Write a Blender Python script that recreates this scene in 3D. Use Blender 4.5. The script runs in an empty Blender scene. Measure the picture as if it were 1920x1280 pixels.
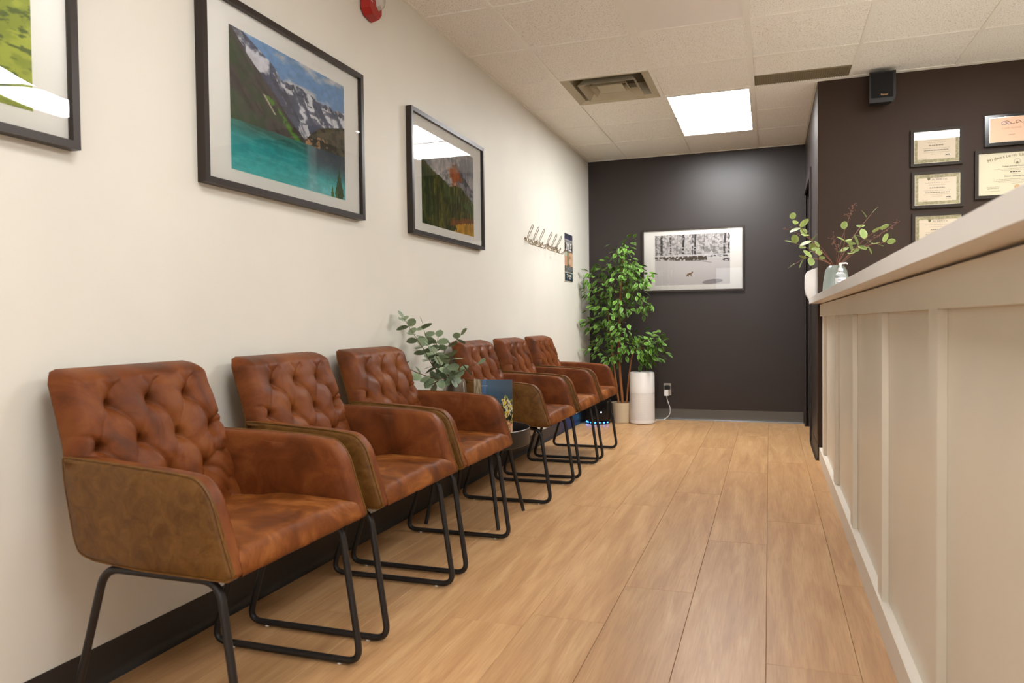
import bpy, bmesh, math, random
import numpy as np
from mathutils import Vector, Matrix, noise as mnoise, geometry as mgeo

sc = bpy.context.scene
col = sc.collection
rnd = random.Random(7)

# ------------------------------------------------------------------ camera
yaw, pitch, roll = .3324, -.0253, -.0117
cy_, sy_ = math.cos(yaw), math.sin(yaw); cp_, sp_ = math.cos(pitch), math.sin(pitch)
F = Vector((-sy_*cp_, cy_*cp_, sp_)); R0 = Vector((cy_, sy_, 0)); U0 = R0.cross(F)
c_, s_ = math.cos(roll), math.sin(roll)
R2 = c_*R0 + s_*U0; U2 = -s_*R0 + c_*U0
cam = bpy.data.cameras.new('camera'); cam_o = bpy.data.objects.new('camera', cam); col.objects.link(cam_o)
cam_o.matrix_world = Matrix(((R2.x, U2.x, -F.x, 1.7018), (R2.y, U2.y, -F.y, 0), (R2.z, U2.z, -F.z, .9583), (0, 0, 0, 1)))
cam.sensor_width = 36; cam.lens = 36*1397.88/1920
cam.dof.use_dof = True; cam.dof.focus_distance = 4.2; cam.dof.aperture_fstop = 6.3
cam.clip_start = .02
sc.camera = cam_o

# ------------------------------------------------------------------ world, light, exposure
w = bpy.data.worlds.new('world'); sc.world = w; w.use_nodes = True
w.node_tree.nodes['Background'].inputs[0].default_value = (.92, .96, 1, 1)
w.node_tree.nodes['Background'].inputs[1].default_value = 4.6
sc.view_settings.view_transform = 'Standard'; sc.view_settings.look = 'None'
sc.view_settings.gamma = 1; sc.view_settings.use_curve_mapping = False
sc.view_settings.exposure = 0.0
PANEL_E = {'corridor': 37, 'reception': 37, 'entry': 14, 'desk': 34}
PANEL_C = (.985, 1, 1)

def lin(c):
    return tuple((x/12.92 if x <= .04045 else ((x+.055)/1.055)**2.4) for x in (v/255 for v in c))

# ------------------------------------------------------------------ materials
def mat(name, rgb=(200, 200, 200), rough=.5, metal=0, coat=0, spec=None, emis=None, es=0, trans=0, sub=None):
    m = bpy.data.materials.new(name); m.use_nodes = True
    b = m.node_tree.nodes['Principled BSDF']
    b.inputs['Base Color'].default_value = (*lin(rgb), 1)
    b.inputs['Roughness'].default_value = rough; b.inputs['Metallic'].default_value = metal
    b.inputs['Coat Weight'].default_value = coat
    if spec is not None: b.inputs['Specular IOR Level'].default_value = spec
    if emis: b.inputs['Emission Color'].default_value = (*emis, 1); b.inputs['Emission Strength'].default_value = es
    b.inputs['Transmission Weight'].default_value = trans
    return m
def nodes(m):
    nt = m.node_tree; return nt, nt.nodes, nt.links, nt.nodes['Principled BSDF']
def noise_tex(m, scale, detail=4, rough=.55, coord='Object', sc3=(1, 1, 1), dist=0):
    nt, N, L, b = nodes(m)
    tc = N.new('ShaderNodeTexCoord'); mp = N.new('ShaderNodeMapping'); n = N.new('ShaderNodeTexNoise')
    if coord == 'World':
        g = N.new('ShaderNodeNewGeometry'); L.new(g.outputs['Position'], mp.inputs[0])
    else: L.new(tc.outputs[coord], mp.inputs[0])
    mp.inputs['Scale'].default_value = sc3
    L.new(mp.outputs[0], n.inputs['Vector']); n.inputs['Scale'].default_value = scale
    n.inputs['Detail'].default_value = detail; n.inputs['Roughness'].default_value = rough; n.inputs['Distortion'].default_value = dist
    return n, mp
def ramp(m, src, stops):
    nt, N, L, b = nodes(m); r = N.new('ShaderNodeValToRGB'); L.new(src, r.inputs[0])
    e = r.color_ramp.elements
    while len(e) < len(stops): e.new(.5)
    for k, (p, c) in enumerate(stops): e[k].position = p; e[k].color = (*(lin(c) if max(c) > 1.01 else c), 1)
    return r
def bump(m, src, strength, dist=.01):
    nt, N, L, b = nodes(m); bp = N.new('ShaderNodeBump'); L.new(src, bp.inputs['Height'])
    bp.inputs['Strength'].default_value = strength; bp.inputs['Distance'].default_value = dist
    L.new(bp.outputs[0], b.inputs['Normal']); return bp

def m_paint(name, rgb, rough=.6, bs=.08):
    m = mat(name, rgb, rough); n, _ = noise_tex(m, 220, 2, coord='World'); bump(m, n.outputs[0], bs, .002)
    nt, N, L, b = nodes(m)
    n2, _ = noise_tex(m, 1.3, 3, coord='World')
    a = tuple(min(255, x*1.015) for x in rgb); c = tuple(x*.975 for x in rgb)
    r = ramp(m, n2.outputs[0], [(.3, c), (.7, a)]); L.new(r.outputs[0], b.inputs['Base Color'])
    return m
M = {}
M['wall'] = m_paint('warm_white_paint', (220, 215, 204), .55)
M['dark'] = m_paint('charcoal_paint', (40, 30, 27), .40, .12)
M['dark2'] = m_paint('browned_charcoal_paint', (60, 46, 37), .5, .12); M['dark2'].node_tree.nodes['Principled BSDF'].inputs['Specular IOR Level'].default_value = .15  # charcoal paint set browner and less shiny for the partition
M['desk'] = m_paint('greige_paint', (226, 217, 200), .38, .05)
M['counter'] = m_paint('white_laminate', (244, 238, 232), .3, .03)
M['rubber'] = mat('black_rubber', (40, 36, 33), .45)
M['rubber2'] = mat('grey_rubber', (84, 78, 71), .4)
M['metal_blk'] = mat('black_powder_metal', (33, 29, 28), .42, .2)
M['frame'] = mat('dark_bronze_frame', (46, 36, 31), .35, .3)
M['mat'] = mat('mat_board', (250, 246, 240), .8)
M['white_pl'] = mat('white_plastic', (232, 228, 224), .35)
M['tbar'] = mat('t_bar_white', (232, 227, 218), .5)
M['alu'] = mat('aluminium_edge', (190, 180, 165), .3, .8)
M['black'] = mat('black_plastic', (16, 14, 14), .4)
M['clear'] = mat('clear_plastic', (210, 205, 195), .2)
M['steel'] = mat('bronze_wire', (140, 122, 100), .3, .9)
M['red'] = mat('red_plastic', (160, 28, 20), .35)

# glass sheet: reflective at the Fresnel rate, otherwise clear
def m_glass(name, wav=0, tint=(1, 1, 1)):
    m = bpy.data.materials.new(name); m.use_nodes = True; nt = m.node_tree; N = nt.nodes; L = nt.links
    N.clear(); o = N.new('ShaderNodeOutputMaterial'); mx = N.new('ShaderNodeMixShader')
    t = N.new('ShaderNodeBsdfTransparent'); g = N.new('ShaderNodeBsdfGlossy'); f = N.new('ShaderNodeFresnel')
    t.inputs[0].default_value = (*tint, 1); g.inputs['Roughness'].default_value = .015; f.inputs[0].default_value = 1.5
    L.new(f.outputs[0], mx.inputs[0]); L.new(t.outputs[0], mx.inputs[1]); L.new(g.outputs[0], mx.inputs[2]); L.new(mx.outputs[0], o.inputs[0])
    if wav:
        tc = N.new('ShaderNodeTexCoord'); n = N.new('ShaderNodeTexNoise'); n.inputs['Scale'].default_value = 3; n.inputs['Detail'].default_value = 0
        L.new(tc.outputs['Object'], n.inputs['Vector']); b = N.new('ShaderNodeBump'); b.inputs['Strength'].default_value = wav; b.inputs['Distance'].default_value = .02
        L.new(n.outputs[0], b.inputs['Height']); L.new(b.outputs[0], g.inputs['Normal'])
    return m
M['glass'] = m_glass('picture_glass'); M['glass_wavy'] = m_glass('acrylic_sheet', .35)
M['vase_glass'] = mat('pale_green_glass', (196, 206, 200), .08, trans=.55)
M['bottle'] = mat('clear_gel_bottle', (228, 232, 232), .08, trans=.7)

def m_leather(name, a, b_, c, scale=9, rough=.42, spec=.5, bstr=.25):
    m = mat(name, a, rough+.06, spec=.17); nt, N, L, b = nodes(m)
    n, mp = noise_tex(m, scale, 6, .62, dist=.8)
    oi = N.new('ShaderNodeObjectInfo'); vm = N.new('ShaderNodeVectorMath'); vm.operation = 'SCALE'
    cx = N.new('ShaderNodeCombineXYZ'); 
    for k in range(3): L.new(oi.outputs['Random'], cx.inputs[k])
    L.new(cx.outputs[0], vm.inputs[0]); vm.inputs['Scale'].default_value = 7; L.new(vm.outputs[0], mp.inputs['Location'])
    r = ramp(m, n.outputs[0], [(.33, b_), (.5, a), (.68, c)])
    L.new(r.outputs[0], b.inputs['Base Color'])
    rr = N.new('ShaderNodeMapRange'); L.new(n.outputs[0], rr.inputs[0]); rr.inputs[3].default_value = rough-.08; rr.inputs[4].default_value = rough+.16
    L.new(rr.outputs[0], b.inputs['Roughness'])
    n2, _ = noise_tex(m, 420, 3); n3, _ = noise_tex(m, 22, 3, .5)
    mm = N.new('ShaderNodeMath'); mm.operation = 'MULTIPLY_ADD'; L.new(n3.outputs[0], mm.inputs[0]); mm.inputs[1].default_value = 1.2; L.new(n2.outputs[0], mm.inputs[2])
    bump(m, mm.outputs[0], bstr, .0025)
    
    return m
M['lea_in'] = m_leather('brown_leather', (106, 54, 22), (80, 40, 15), (124, 70, 31), 7)
M['lea_seat'] = m_leather('worn_suede_seat', (112, 60, 21), (80, 39, 12), (150, 92, 44), 7, .5)
M['lea_out'] = m_leather('olive_brown_leather', (100, 66, 28), (84, 53, 21), (114, 78, 37), 24, .34)

def m_plank():
    m = mat('oak_vinyl_plank', (200, 160, 115), .4, spec=.36); nt, N, L, b = nodes(m)
    oi = N.new('ShaderNodeObjectInfo')
    sx = N.new('ShaderNodeCombineXYZ'); ml = N.new('ShaderNodeMath'); ml.operation = 'MULTIPLY'; ml.inputs[1].default_value = 37
    L.new(oi.outputs['Random'], ml.inputs[0]); L.new(ml.outputs[0], sx.inputs[0]); L.new(ml.outputs[0], sx.inputs[1])
    n, mp = noise_tex(m, 5, 4, .55, sc3=(3.6, .34, 1), dist=.7); L.new(sx.outputs[0], mp.inputs['Location'])
    n2, mp2 = noise_tex(m, 60, 4, .65, sc3=(3.2, .10, 1), dist=.5); L.new(sx.outputs[0], mp2.inputs['Location'])
    r = ramp(m, n.outputs[0], [(.3, (176, 133, 91)), (.5, (190, 147, 102)), (.72, (204, 164, 118))])
    r2 = ramp(m, n2.outputs[0], [(.32, (.80, .77, .74)), (.56, (1, 1, 1))])
    mx = N.new('ShaderNodeMix'); mx.data_type = 'RGBA'; mx.blend_type = 'MULTIPLY'; mx.inputs[0].default_value = .8
    L.new(r.outputs[0], mx.inputs[6]); L.new(r2.outputs[0], mx.inputs[7])
    hs = N.new('ShaderNodeHueSaturation'); mr = N.new('ShaderNodeMapRange'); L.new(oi.outputs['Random'], mr.inputs[0])
    mr.inputs[3].default_value = .96; mr.inputs[4].default_value = 1.04; L.new(mr.outputs[0], hs.inputs['Value'])
    L.new(mx.outputs[2], hs.inputs['Color']); L.new(hs.outputs[0], b.inputs['Base Color'])
    bump(m, n2.outputs[0], .12, .0012)
    return m
M['plank'] = m_plank()

def m_tile():
    m = mat('mineral_fibre_tile', (232, 226, 216), .85); nt, N, L, b = nodes(m)
    n, _ = noise_tex(m, 160, 3, .6, coord='World')
    r = ramp(m, n.outputs[0], [(.36, (184, 176, 162)), (.43, (236, 231, 224)), (.7, (240, 236, 230))])
    L.new(r.outputs[0], b.inputs['Base Color']); bump(m, n.outputs[0], .35, .002)
    return m
M['tile'] = m_tile()

def m_vcol(name, rough=.6, coat=0):
    m = mat(name, (255, 255, 255), rough, coat=coat); nt, N, L, b = nodes(m)
    a = N.new('ShaderNodeVertexColor'); a.layer_name = 'Col'; L.new(a.outputs[0], b.inputs['Base Color']); return m
M['print'] = m_vcol('printed_paper', .55)
M['printg'] = m_vcol('glossy_print', .3)

# ------------------------------------------------------------------ mesh helpers
def link(name, me, m=None, parent=None):
    o = bpy.data.objects.new(name, me); col.objects.link(o)
    if parent: o.parent = parent
    if m:
        for x in (m if isinstance(m, (list, tuple)) else [m]): me.materials.append(x)
    return o
def fin(name, bm, m=None, parent=None, smooth=False, bevel=0, seg=2, ang=35):
    if bevel:
        ed = [e for e in bm.edges if len(e.link_faces) == 2 and e.calc_face_angle(0) > .5]
        bmesh.ops.bevel(bm, geom=ed, offset=bevel, segments=seg, affect='EDGES', clamp_overlap=True)
    bmesh.ops.recalc_face_normals(bm, faces=bm.faces)
    if smooth:
        for f in bm.faces: f.smooth = True
        for e in bm.edges:
            if len(e.link_faces) == 2 and e.calc_face_angle(0) > math.radians(ang): e.smooth = False
    me = bpy.data.meshes.new(name); bm.to_mesh(me); bm.free()
    return link(name, me, m, parent)
def box(bm, x0, x1, y0, y1, z0, z1):
    vs = [bm.verts.new((x, y, z)) for x in (x0, x1) for y in (y0, y1) for z in (z0, z1)]
    for f in ((0, 1, 3, 2), (4, 6, 7, 5), (0, 4, 5, 1), (2, 3, 7, 6), (0, 2, 6, 4), (1, 5, 7, 3)): bm.faces.new([vs[i] for i in f])
def boxo(name, b, m, parent=None, bevel=0, smooth=False, seg=2):
    bm = bmesh.new(); box(bm, *b); return fin(name, bm, m, parent, smooth or bevel > 0, bevel, seg)
def struct(o): o['kind'] = 'structure'; return o
def tag(o, label, cat, group=None):
    o['label'] = label; o['category'] = cat
    if group: o['group'] = group
    return o
def empty(name, loc, rz=0):
    o = bpy.data.objects.new(name, None); col.objects.link(o); o.location = loc; o.rotation_euler = (0, 0, rz); o.empty_display_size = .1
    return o
def round_path(pts, r, closed=False, n=6):
    pts = [Vector(p) for p in pts]; out = []; N_ = len(pts)
    for i, p in enumerate(pts):
        if not closed and i in (0, N_-1): out.append(p); continue
        a = pts[(i-1) % N_]; b = pts[(i+1) % N_]; da = (a-p).normalized(); db = (b-p).normalized()
        rr = min(r, (a-p).length*.48, (b-p).length*.48)
        p0 = p+da*rr; p1 = p+db*rr
        for k in range(n+1):
            t = k/n; out.append(p0*(1-t)**2 + p*2*t*(1-t) + p1*t*t)
    return out
def tube(bm, pts, r, seg=10, closed=False, r1=None, cap=True):
    pts = [Vector(p) for p in pts]; n = len(pts); rings = []
    def tan(i):
        if closed: return (pts[(i+1) % n]-pts[(i-1) % n]).normalized()
        if i == 0: return (pts[1]-pts[0]).normalized()
        if i == n-1: return (pts[-1]-pts[-2]).normalized()
        return (pts[i+1]-pts[i-1]).normalized()
    t0 = tan(0); up = Vector((0, 0, 1)) if abs(t0.z) < .9 else Vector((1, 0, 0))
    nrm = (up - t0*up.dot(t0)).normalized()
    for i in range(n):
        t = tan(i); nrm = (nrm - t*nrm.dot(t)).normalized(); bn = t.cross(nrm)
        rad = r if r1 is None else r+(r1-r)*i/(n-1)
        rings.append([bm.verts.new(pts[i]+rad*(math.cos(2*math.pi*k/seg)*nrm+math.sin(2*math.pi*k/seg)*bn)) for k in range(seg)])
    for i in range(n if closed else n-1):
        a = rings[i]; b = rings[(i+1) % n]
        for k in range(seg): bm.faces.new((a[k], a[(k+1) % seg], b[(k+1) % seg], b[k]))
    if cap and not closed:
        bm.faces.new(list(reversed(rings[0]))); bm.faces.new(rings[-1])
def smoothpath(pts, n=5):
    pts = [Vector(p) for p in pts]; out = []
    P_ = [pts[0]*2-pts[1]]+pts+[pts[-1]*2-pts[-2]]
    for i in range(1, len(P_)-2):
        a, b, c, d = P_[i-1:i+3]
        for k in range(n):
            t = k/n; out.append(.5*((2*b)+(-a+c)*t+(2*a-5*b+4*c-d)*t*t+(-a+3*b-3*c+d)*t**3))
    out.append(pts[-1]); return out
def lathe(bm, prof, seg=40, cx=0, cy=0, cz=0):
    rings = []
    for r, z in prof:
        if r < 1e-5: rings.append([bm.verts.new((cx, cy, cz+z))])
        else: rings.append([bm.verts.new((cx+r*math.cos(2*math.pi*k/seg), cy+r*math.sin(2*math.pi*k/seg), cz+z)) for k in range(seg)])
    for a, b in zip(rings, rings[1:]):
        for k in range(seg):
            k2 = (k+1) % seg
            if len(a) == 1 and len(b) == 1: continue
            if len(a) == 1: bm.faces.new((a[0], b[k2], b[k]))
            elif len(b) == 1: bm.faces.new((a[k], a[k2], b[0]))
            else: bm.faces.new((a[k], a[k2], b[k2], b[k]))
def grid_mesh(name, P_, mats, parent=None, smooth=True, closed=None, colors=None):
    """P_: array (nu,nv,3)."""
    nu, nv = P_.shape[:2]
    v = P_.reshape(-1, 3).tolist()
    f = [(i*nv+j, (i+1)*nv+j, (i+1)*nv+j+1, i*nv+j+1) for i in range(nu-1) for j in range(nv-1)]
    me = bpy.data.meshes.new(name); me.from_pydata(v, [], f)
    if smooth: me.polygons.foreach_set('use_smooth', [True]*len(f))
    if colors is not None:
        ca = me.color_attributes.new('Col', 'FLOAT_COLOR', 'POINT')
        c = np.ones((nu*nv, 4)); cc = np.clip(colors.reshape(-1, 3), 0, 1)
        c[:, :3] = np.where(cc <= .04045, cc/12.92, ((cc+.055)/1.055)**2.4)
        ca.data.foreach_set('color', c.ravel())
    me.update()
    return link(name, me, mats, parent)
def text_obj(s, name, size, m, parent, loc, rot, ext=.0004, align='CENTER', sx=1):
    cu = bpy.data.curves.new(name, 'FONT'); cu.body = s; cu.size = size; cu.extrude = ext; cu.align_x = align; cu.align_y = 'CENTER'; cu.resolution_u = 3
    t = bpy.data.objects.new('tmp', cu); col.objects.link(t)
    me = bpy.data.meshes.new_from_object(t.evaluated_get(bpy.context.evaluated_depsgraph_get()))
    bpy.data.objects.remove(t); bpy.data.curves.remove(cu)
    me.name = name; me.materials.clear()
    o = link(name, me, m, parent); o.location = loc; o.rotation_euler = rot; o.scale = (sx, 1, 1); return o

# numpy painting helpers
def vnoise(X, Y, seed=0):
    xi = np.floor(X).astype(int); yi = np.floor(Y).astype(int); fx = X-xi; fy = Y-yi
    fx = fx*fx*(3-2*fx); fy = fy*fy*(3-2*fy)
    def h(a, b):
        n = (a*374761393 + b*668265263 + seed*974634777) & 0x7fffffff
        n = ((n ^ (n >> 13))*1274126177) & 0x7fffffff
        return ((n ^ (n >> 16)) & 0xffff)/65535.
    return (h(xi, yi)*(1-fx)+h(xi+1, yi)*fx)*(1-fy)+(h(xi, yi+1)*(1-fx)+h(xi+1, yi+1)*fx)*fy
def fbm(X, Y, o=5, seed=0):
    s = 0; a = .5; t = 0
    for k in range(o): s = s+a*vnoise(X*2**k+17*k, Y*2**k+31*k, seed+k); t += a; a *= .55
    return s/t
def C3(c): return np.array(c)/255.
def blend(img, mask, c):
    c = np.asarray(c, float)
    if c.max() > 1.5: c = c/255.
    m = np.clip(mask, 0, 1)[..., None]; return img*(1-m)+c*m
def sst(a, b, x): t = np.clip((x-a)/(b-a), 0, 1); return t*t*(3-2*t)
def uvgrid(nu, nv):
    return np.meshgrid(np.linspace(0, 1, nu), np.linspace(0, 1, nv), indexing='ij')

# ------------------------------------------------------------------ room dimensions
YW, H, XR, YP = 7.3237, 2.5465, 2.0124, 5.43
XF, YF = 5.2, -3.2                                   # far right wall, wall behind the camera
ROWS = [YW-.7014-.6096*k for k in range(18)]          # y of cross bars
COLX = [.382+.6096*k for k in range(8)]

# floor: base slab and planks
fl = struct(boxo('floor', (-.1, XF+.1, YF-.1, YW+.1, -.12, -.004), mat('floor_underlay', (70, 52, 36), .8)))
PW, PL = .2425, 1.56
pb = bmesh.new(); box(pb, -PW/2+.0005, PW/2-.0005, -PL/2+.0006, PL/2-.0006, -.006, 0)
ed = [e for e in pb.edges if all(v.co.z > -.001 for v in e.verts)]
bmesh.ops.bevel(pb, geom=ed, offset=.0009, segments=1, affect='EDGES')
pme = bpy.data.meshes.new('plank'); pb.to_mesh(pme); pb.free(); pme.materials.append(M['plank'])
ends = {-1: 2.31, 0: 2.66, 1: 3.33, 2: 2.17, 3: 2.90}
for k in range(-6, 4):
    xc = 1.2055+PW*k+PW/2
    if k == -6: pass
    off = ends.get(k, ends[-1]+.62*(k+1)+.13*((k*k) % 5))
    y = off-PL*4-PL*((off-PL*4-YF)//PL)
    y = y-PL
    while y < YW:
        y0, y1 = max(y, YF), min(y+PL, YW)
        if y1-y0 > .02:
            o = bpy.data.objects.new('plank', pme); col.objects.link(o); o.parent = fl
            x0, x1 = xc-PW/2, xc+PW/2
            if x0 < 0: x0 = 0
            o.location = ((x0+x1)/2, (y0+y1)/2, 0); o.scale = ((x1-x0)/PW, (y1-y0)/PL, 1)
        y += PL
struct(boxo('floor_reception', (2.181, XF, YF, YP, -.004, -.0005), mat('reception_flooring', (214, 200, 180), .45)))

# walls
struct(boxo('wall_left', (-.12, 0, YF, YW+.1, -.1, H+.3), M['wall']))
struct(boxo('wall_back', (0, XR+1.2, YW, YW+.12, -.1, H+.3), M['dark']))
struct(boxo('wall_partition', (XR, XF, YP, YP+.13, -.1, H+.3), M['dark2']))
DY0, DY1, DZ = 6.27, 7.13, 2.06
bm = bmesh.new()
box(bm, XR, XR+.12, YP+.13, DY0, -.1, H+.3); box(bm, XR, XR+.12, DY1, YW, -.1, H+.3); box(bm, XR, XR+.12, DY0, DY1, DZ, H+.3)
struct(fin('wall_right', bm, M['dark']))
struct(boxo('wall_far_right', (XF, XF+.1, YF, YP, -.1, H+.3), M['wall']))
# wall behind the camera with shop window
bm = bmesh.new()
WX0, WX1, WZ0, WZ1 = .5, 3.6, .5, 2.2
box(bm, 0, WX0, YF-.1, YF, 0, H); box(bm, WX1, XF, YF-.1, YF, 0, H); box(bm, WX0, WX1, YF-.1, YF, 0, WZ0); box(bm, WX0, WX1, YF-.1, YF, WZ1, H)
struct(fin('wall_front', bm, M['wall']))
gm = bpy.data.meshes.new('window_1'); gm.from_pydata([(WX0, YF-.055, WZ0), (WX1, YF-.055, WZ0), (WX1, YF-.055, WZ1), (WX0, YF-.055, WZ1)], [], [(3, 2, 1, 0)]); wn = struct(link('window_1', gm, m_glass('window_glass')))
bm = bmesh.new()
for x in (WX0, (WX0+WX1)/2-.02, WX1-.04): box(bm, x, x+.04, YF-.08, YF-.02, WZ0, WZ1)
for z in (WZ0, WZ1-.04): box(bm, WX0+.041, WX1-.041, YF-.079, YF-.021, z, z+.04)
fin('window_frame', bm, M['frame'], wn)

# door on the corridor side of the partition
dr = struct(boxo('door_1', (XR+.07, XR+.11, DY0+.002, DY1-.002, .005, DZ-.002), mat('dark_door', (40, 36, 38), .4)))
struct(fin('trim_1', (lambda b: (box(b, XR-.014, XR+.012, DY0-.07, DY0, 0, DZ+.07), box(b, XR-.014, XR+.012, DY1, DY1+.07, 0, DZ+.07), box(b, XR-.014, XR+.012, DY0, DY1, DZ, DZ+.07), b)[-1])(bmesh.new()), M['dark'], bevel=.003))
bm = bmesh.new(); tube(bm, round_path([(XR+.068, DY0+.06, 1), (XR+.03, DY0+.06, 1), (XR+.03, DY0+.17, 1)], .01), .008); fin('door_handle', bm, M['alu'], dr, True)

# rubber cove bases
def cove(name, p0, p1, nrm, m, h=.105):
    bm = bmesh.new(); p0, p1, n = Vector((*p0, 0)), Vector((*p1, 0)), Vector((*nrm, 0))
    prof = [(.0005, h), (.003, h), (.0035, .03), (.006, .012), (.014, .003), (.016, .0008), (.0005, .0008)]
    rs = [[bm.verts.new(p+n*a+Vector((0, 0, z))) for a, z in prof] for p in (p0, p1)]
    for i in range(len(prof)):
        j = (i+1) % len(prof); bm.faces.new((rs[0][i], rs[0][j], rs[1][j], rs[1][i]))
    bm.faces.new(rs[0]); bm.faces.new(list(reversed(rs[1])))
    return struct(fin(name, bm, m, None, True, ang=60))
cove('baseboard_left', (0, YF), (0, YW), (1, 0), M['rubber'])
cove('baseboard_back', (.017, YW), (XR-.016, YW), (0, -1), M['rubber2'])
cove('baseboard_right', (XR, YP+.0), (XR, DY0-.07), (-1, 0), M['rubber'])

# ------------------------------------------------------------------ ceiling
bm = bmesh.new(); b_ = .012
box(bm, -.0, XF, YF, YW, H+.12, H+.16)
yb = [y for y in ROWS if y > YF]
for y in yb: box(bm, .0, XF if y < YP else XR, y-b_, y+b_, H, H+.02)
for x in COLX: box(bm, x-b_, x+b_, YF, YP if x > XR else YW, H-.0003, H+.021)
box(bm, 0, .018, YF, YW, H-.0005, H+.022); box(bm, .018, XR, YW-.018, YW, H-.0005, H+.022)
box(bm, XR, XF, YP-.018, YP, H-.0005, H+.022); box(bm, XR-.018, XR, YP, YW, H-.0005, H+.022)
ce = struct(fin('ceiling', bm, M['tbar']))
xs = [0]+COLX+[XF]; ys = [YW]+yb+[YF]
tcache = {}
def tile(x0, x1, y0, y1):
    key = (round(x1-x0, 3), round(y1-y0, 3))
    if key not in tcache:
        a, c = (x1-x0)/2-.003, (y1-y0)/2-.003
        t = bmesh.new(); box(t, -a, a, -c, c, 0, .016); me = bpy.data.meshes.new('ceiling_tile'); t.to_mesh(me); t.free(); me.materials.append(M['tile']); tcache[key] = me
    o = bpy.data.objects.new('ceiling_tile', tcache[key]); col.objects.link(o); o.parent = ce
    o.location = ((x0+x1)/2, (y0+y1)/2, H+.0035+rnd.random()*.002); o.rotation_euler = (rnd.uniform(-.003, .003), rnd.uniform(-.003, .003), 0)
lights = [(1, 0, 'corridor'), (1, 4, 'off'), (4, 4, 'reception'), (1, 8, 'entry'), (4, 10, 'desk')]
skip = {(2-1+0, 0)}
skip = set()
for cx, r, k in lights: skip |= {(cx+1, r+1), (cx+1, r+2)}
skip.add((1, 3))                                       # air diffuser
slot = (3, 3)
for i in range(len(xs)-1):
    for j in range(len(ys)-1):
        x0, x1, y1, y0 = xs[i], xs[i+1], ys[j], ys[j+1]
        if (i, j) in skip: continue
        if x0 >= XR-.01 and y0 > YP-.1: continue
        if (i, j) == (3, 3): tile(x0, x1, y0, 5.17); continue
        if i == 3 and y0 >= YP-.05: x1 = XR
        if i > 3 and y1 > YP: y1 = YP
        if y1-y0 < .02 or x1-x0 < .02: continue
        if y1 > YP and y0 < YP and i > 3: y1 = YP
        tile(x0, x1, y0, y1)
# partly open slot beside the partition, closed by a ribbed strip
t = boxo('filler_strip', (COLX[2]+b_, COLX[3]-b_, 5.182, ROWS[2]-b_, H+.008, H+.02), mat('olive_filler', (120, 108, 84), .6), ce)
bm = bmesh.new(); box(bm, COLX[2]+b_, COLX[3]-b_, 5.168, 5.178, H, H+.03)
k = COLX[2]+.02
while k < COLX[3]-.02: box(bm, k, k+.006, 5.182, ROWS[2]-b_, H+.004, H+.008); k += .014
o = fin('strip_rib', bm, mat('olive_rib', (134, 122, 96), .6), ce); o['kind'] = 'stuff'

def panel_light(cx, r, kind, label):
    x0, x1 = COLX[cx]+b_, COLX[cx+1]-b_; y1, y0 = ROWS[r]-b_, ROWS[r+2]+b_
    e = empty('ceiling_light', ((x0+x1)/2, (y0+y1)/2, H)); tag(e, label, 'ceiling light')
    w_, d_ = (x1-x0)/2, (y1-y0)/2
    bm = bmesh.new(); f = .016
    box(bm, -w_, -w_+f, -d_, d_, .0, .05); box(bm, w_-f, w_, -d_, d_, .0, .05); box(bm, -w_+f, w_-f, -d_, -d_+f, .0, .05); box(bm, -w_+f, w_-f, d_-f, d_, .0, .05)
    fin('frame', bm, M['tbar'], e)
    if kind == 'off': m = mat('unlit_diffuser', (232, 224, 218), .45)
    else: m = mat('lit_diffuser_'+kind, (250, 245, 240), .4, emis=PANEL_C, es=PANEL_E[kind])
    boxo('diffuser', (-w_+f, w_-f, -d_+f, d_-f, .004, .008), m, e)
    boxo('housing', (-w_+.002, w_-.002, -d_+.002, d_-.002, .051, .1), M['tbar'], e)
panel_light(1, 0, 'corridor', 'lit white rectangular ceiling panel nearest the dark back wall')
panel_light(1, 4, 'off', 'unlit grey rectangular ceiling panel at the top edge of the picture')
panel_light(4, 4, 'reception', 'lit ceiling panel above the reception side, seen reflected in the picture glass')
panel_light(1, 8, 'entry', 'lit ceiling panel above the front of the walkway, behind the viewpoint')
panel_light(4, 10, 'desk', 'added unseen fill panel over the front of the reception side, behind the viewpoint')  # added fill light for the right side of the room, never in view

# air diffuser
x0, x1, y0, y1 = COLX[0]+b_, COLX[1]-b_, ROWS[3]+b_, ROWS[2]-b_
vent = empty('air_diffuser', ((x0+x1)/2, (y0+y1)/2, H)); tag(vent, 'square metal air diffuser with stepped louvres in the ceiling beside the lit panel', 'vent')
m_v = mat('diffuser_enamel', (184, 174, 150), .4)
def pyr(name, a, za, c, zc, th=.002):
    bm = bmesh.new()
    r1 = [bm.verts.new((sx*a, sy*a, za)) for sx, sy in ((-1, -1), (1, -1), (1, 1), (-1, 1))]
    r2 = [bm.verts.new((sx*c, sy*c, zc)) for sx, sy in ((-1, -1), (1, -1), (1, 1), (-1, 1))]
    r3 = [bm.verts.new((v.co.x, v.co.y, v.co.z+th)) for v in r2]; r4 = [bm.verts.new((v.co.x, v.co.y, v.co.z+th)) for v in r1]
    R_ = [r1, r2, r3, r4]
    for q in range(4):
        for k in range(4): bm.faces.new((R_[q][k], R_[q][(k+1) % 4], R_[(q+1) % 4][(k+1) % 4], R_[(q+1) % 4][k]))
    return fin(name, bm, m_v, vent)
a = (x1-x0)/2
pyr('outer_flange', a, .0, a-.055, .012)
pyr('throat', .2385, .012, .230, .098)
pyr('louvre', .195, -.012, .15, .045); 
pyr('louvre', .125, -.006, .085, .05)
bm = bmesh.new(); box(bm, -.085, .085, -.085, .085, .004, .007); fin('centre_plate', bm, m_v, vent, bevel=.001)
bm = bmesh.new(); box(bm, -a, a, -a, a, .1, .104); 
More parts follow.
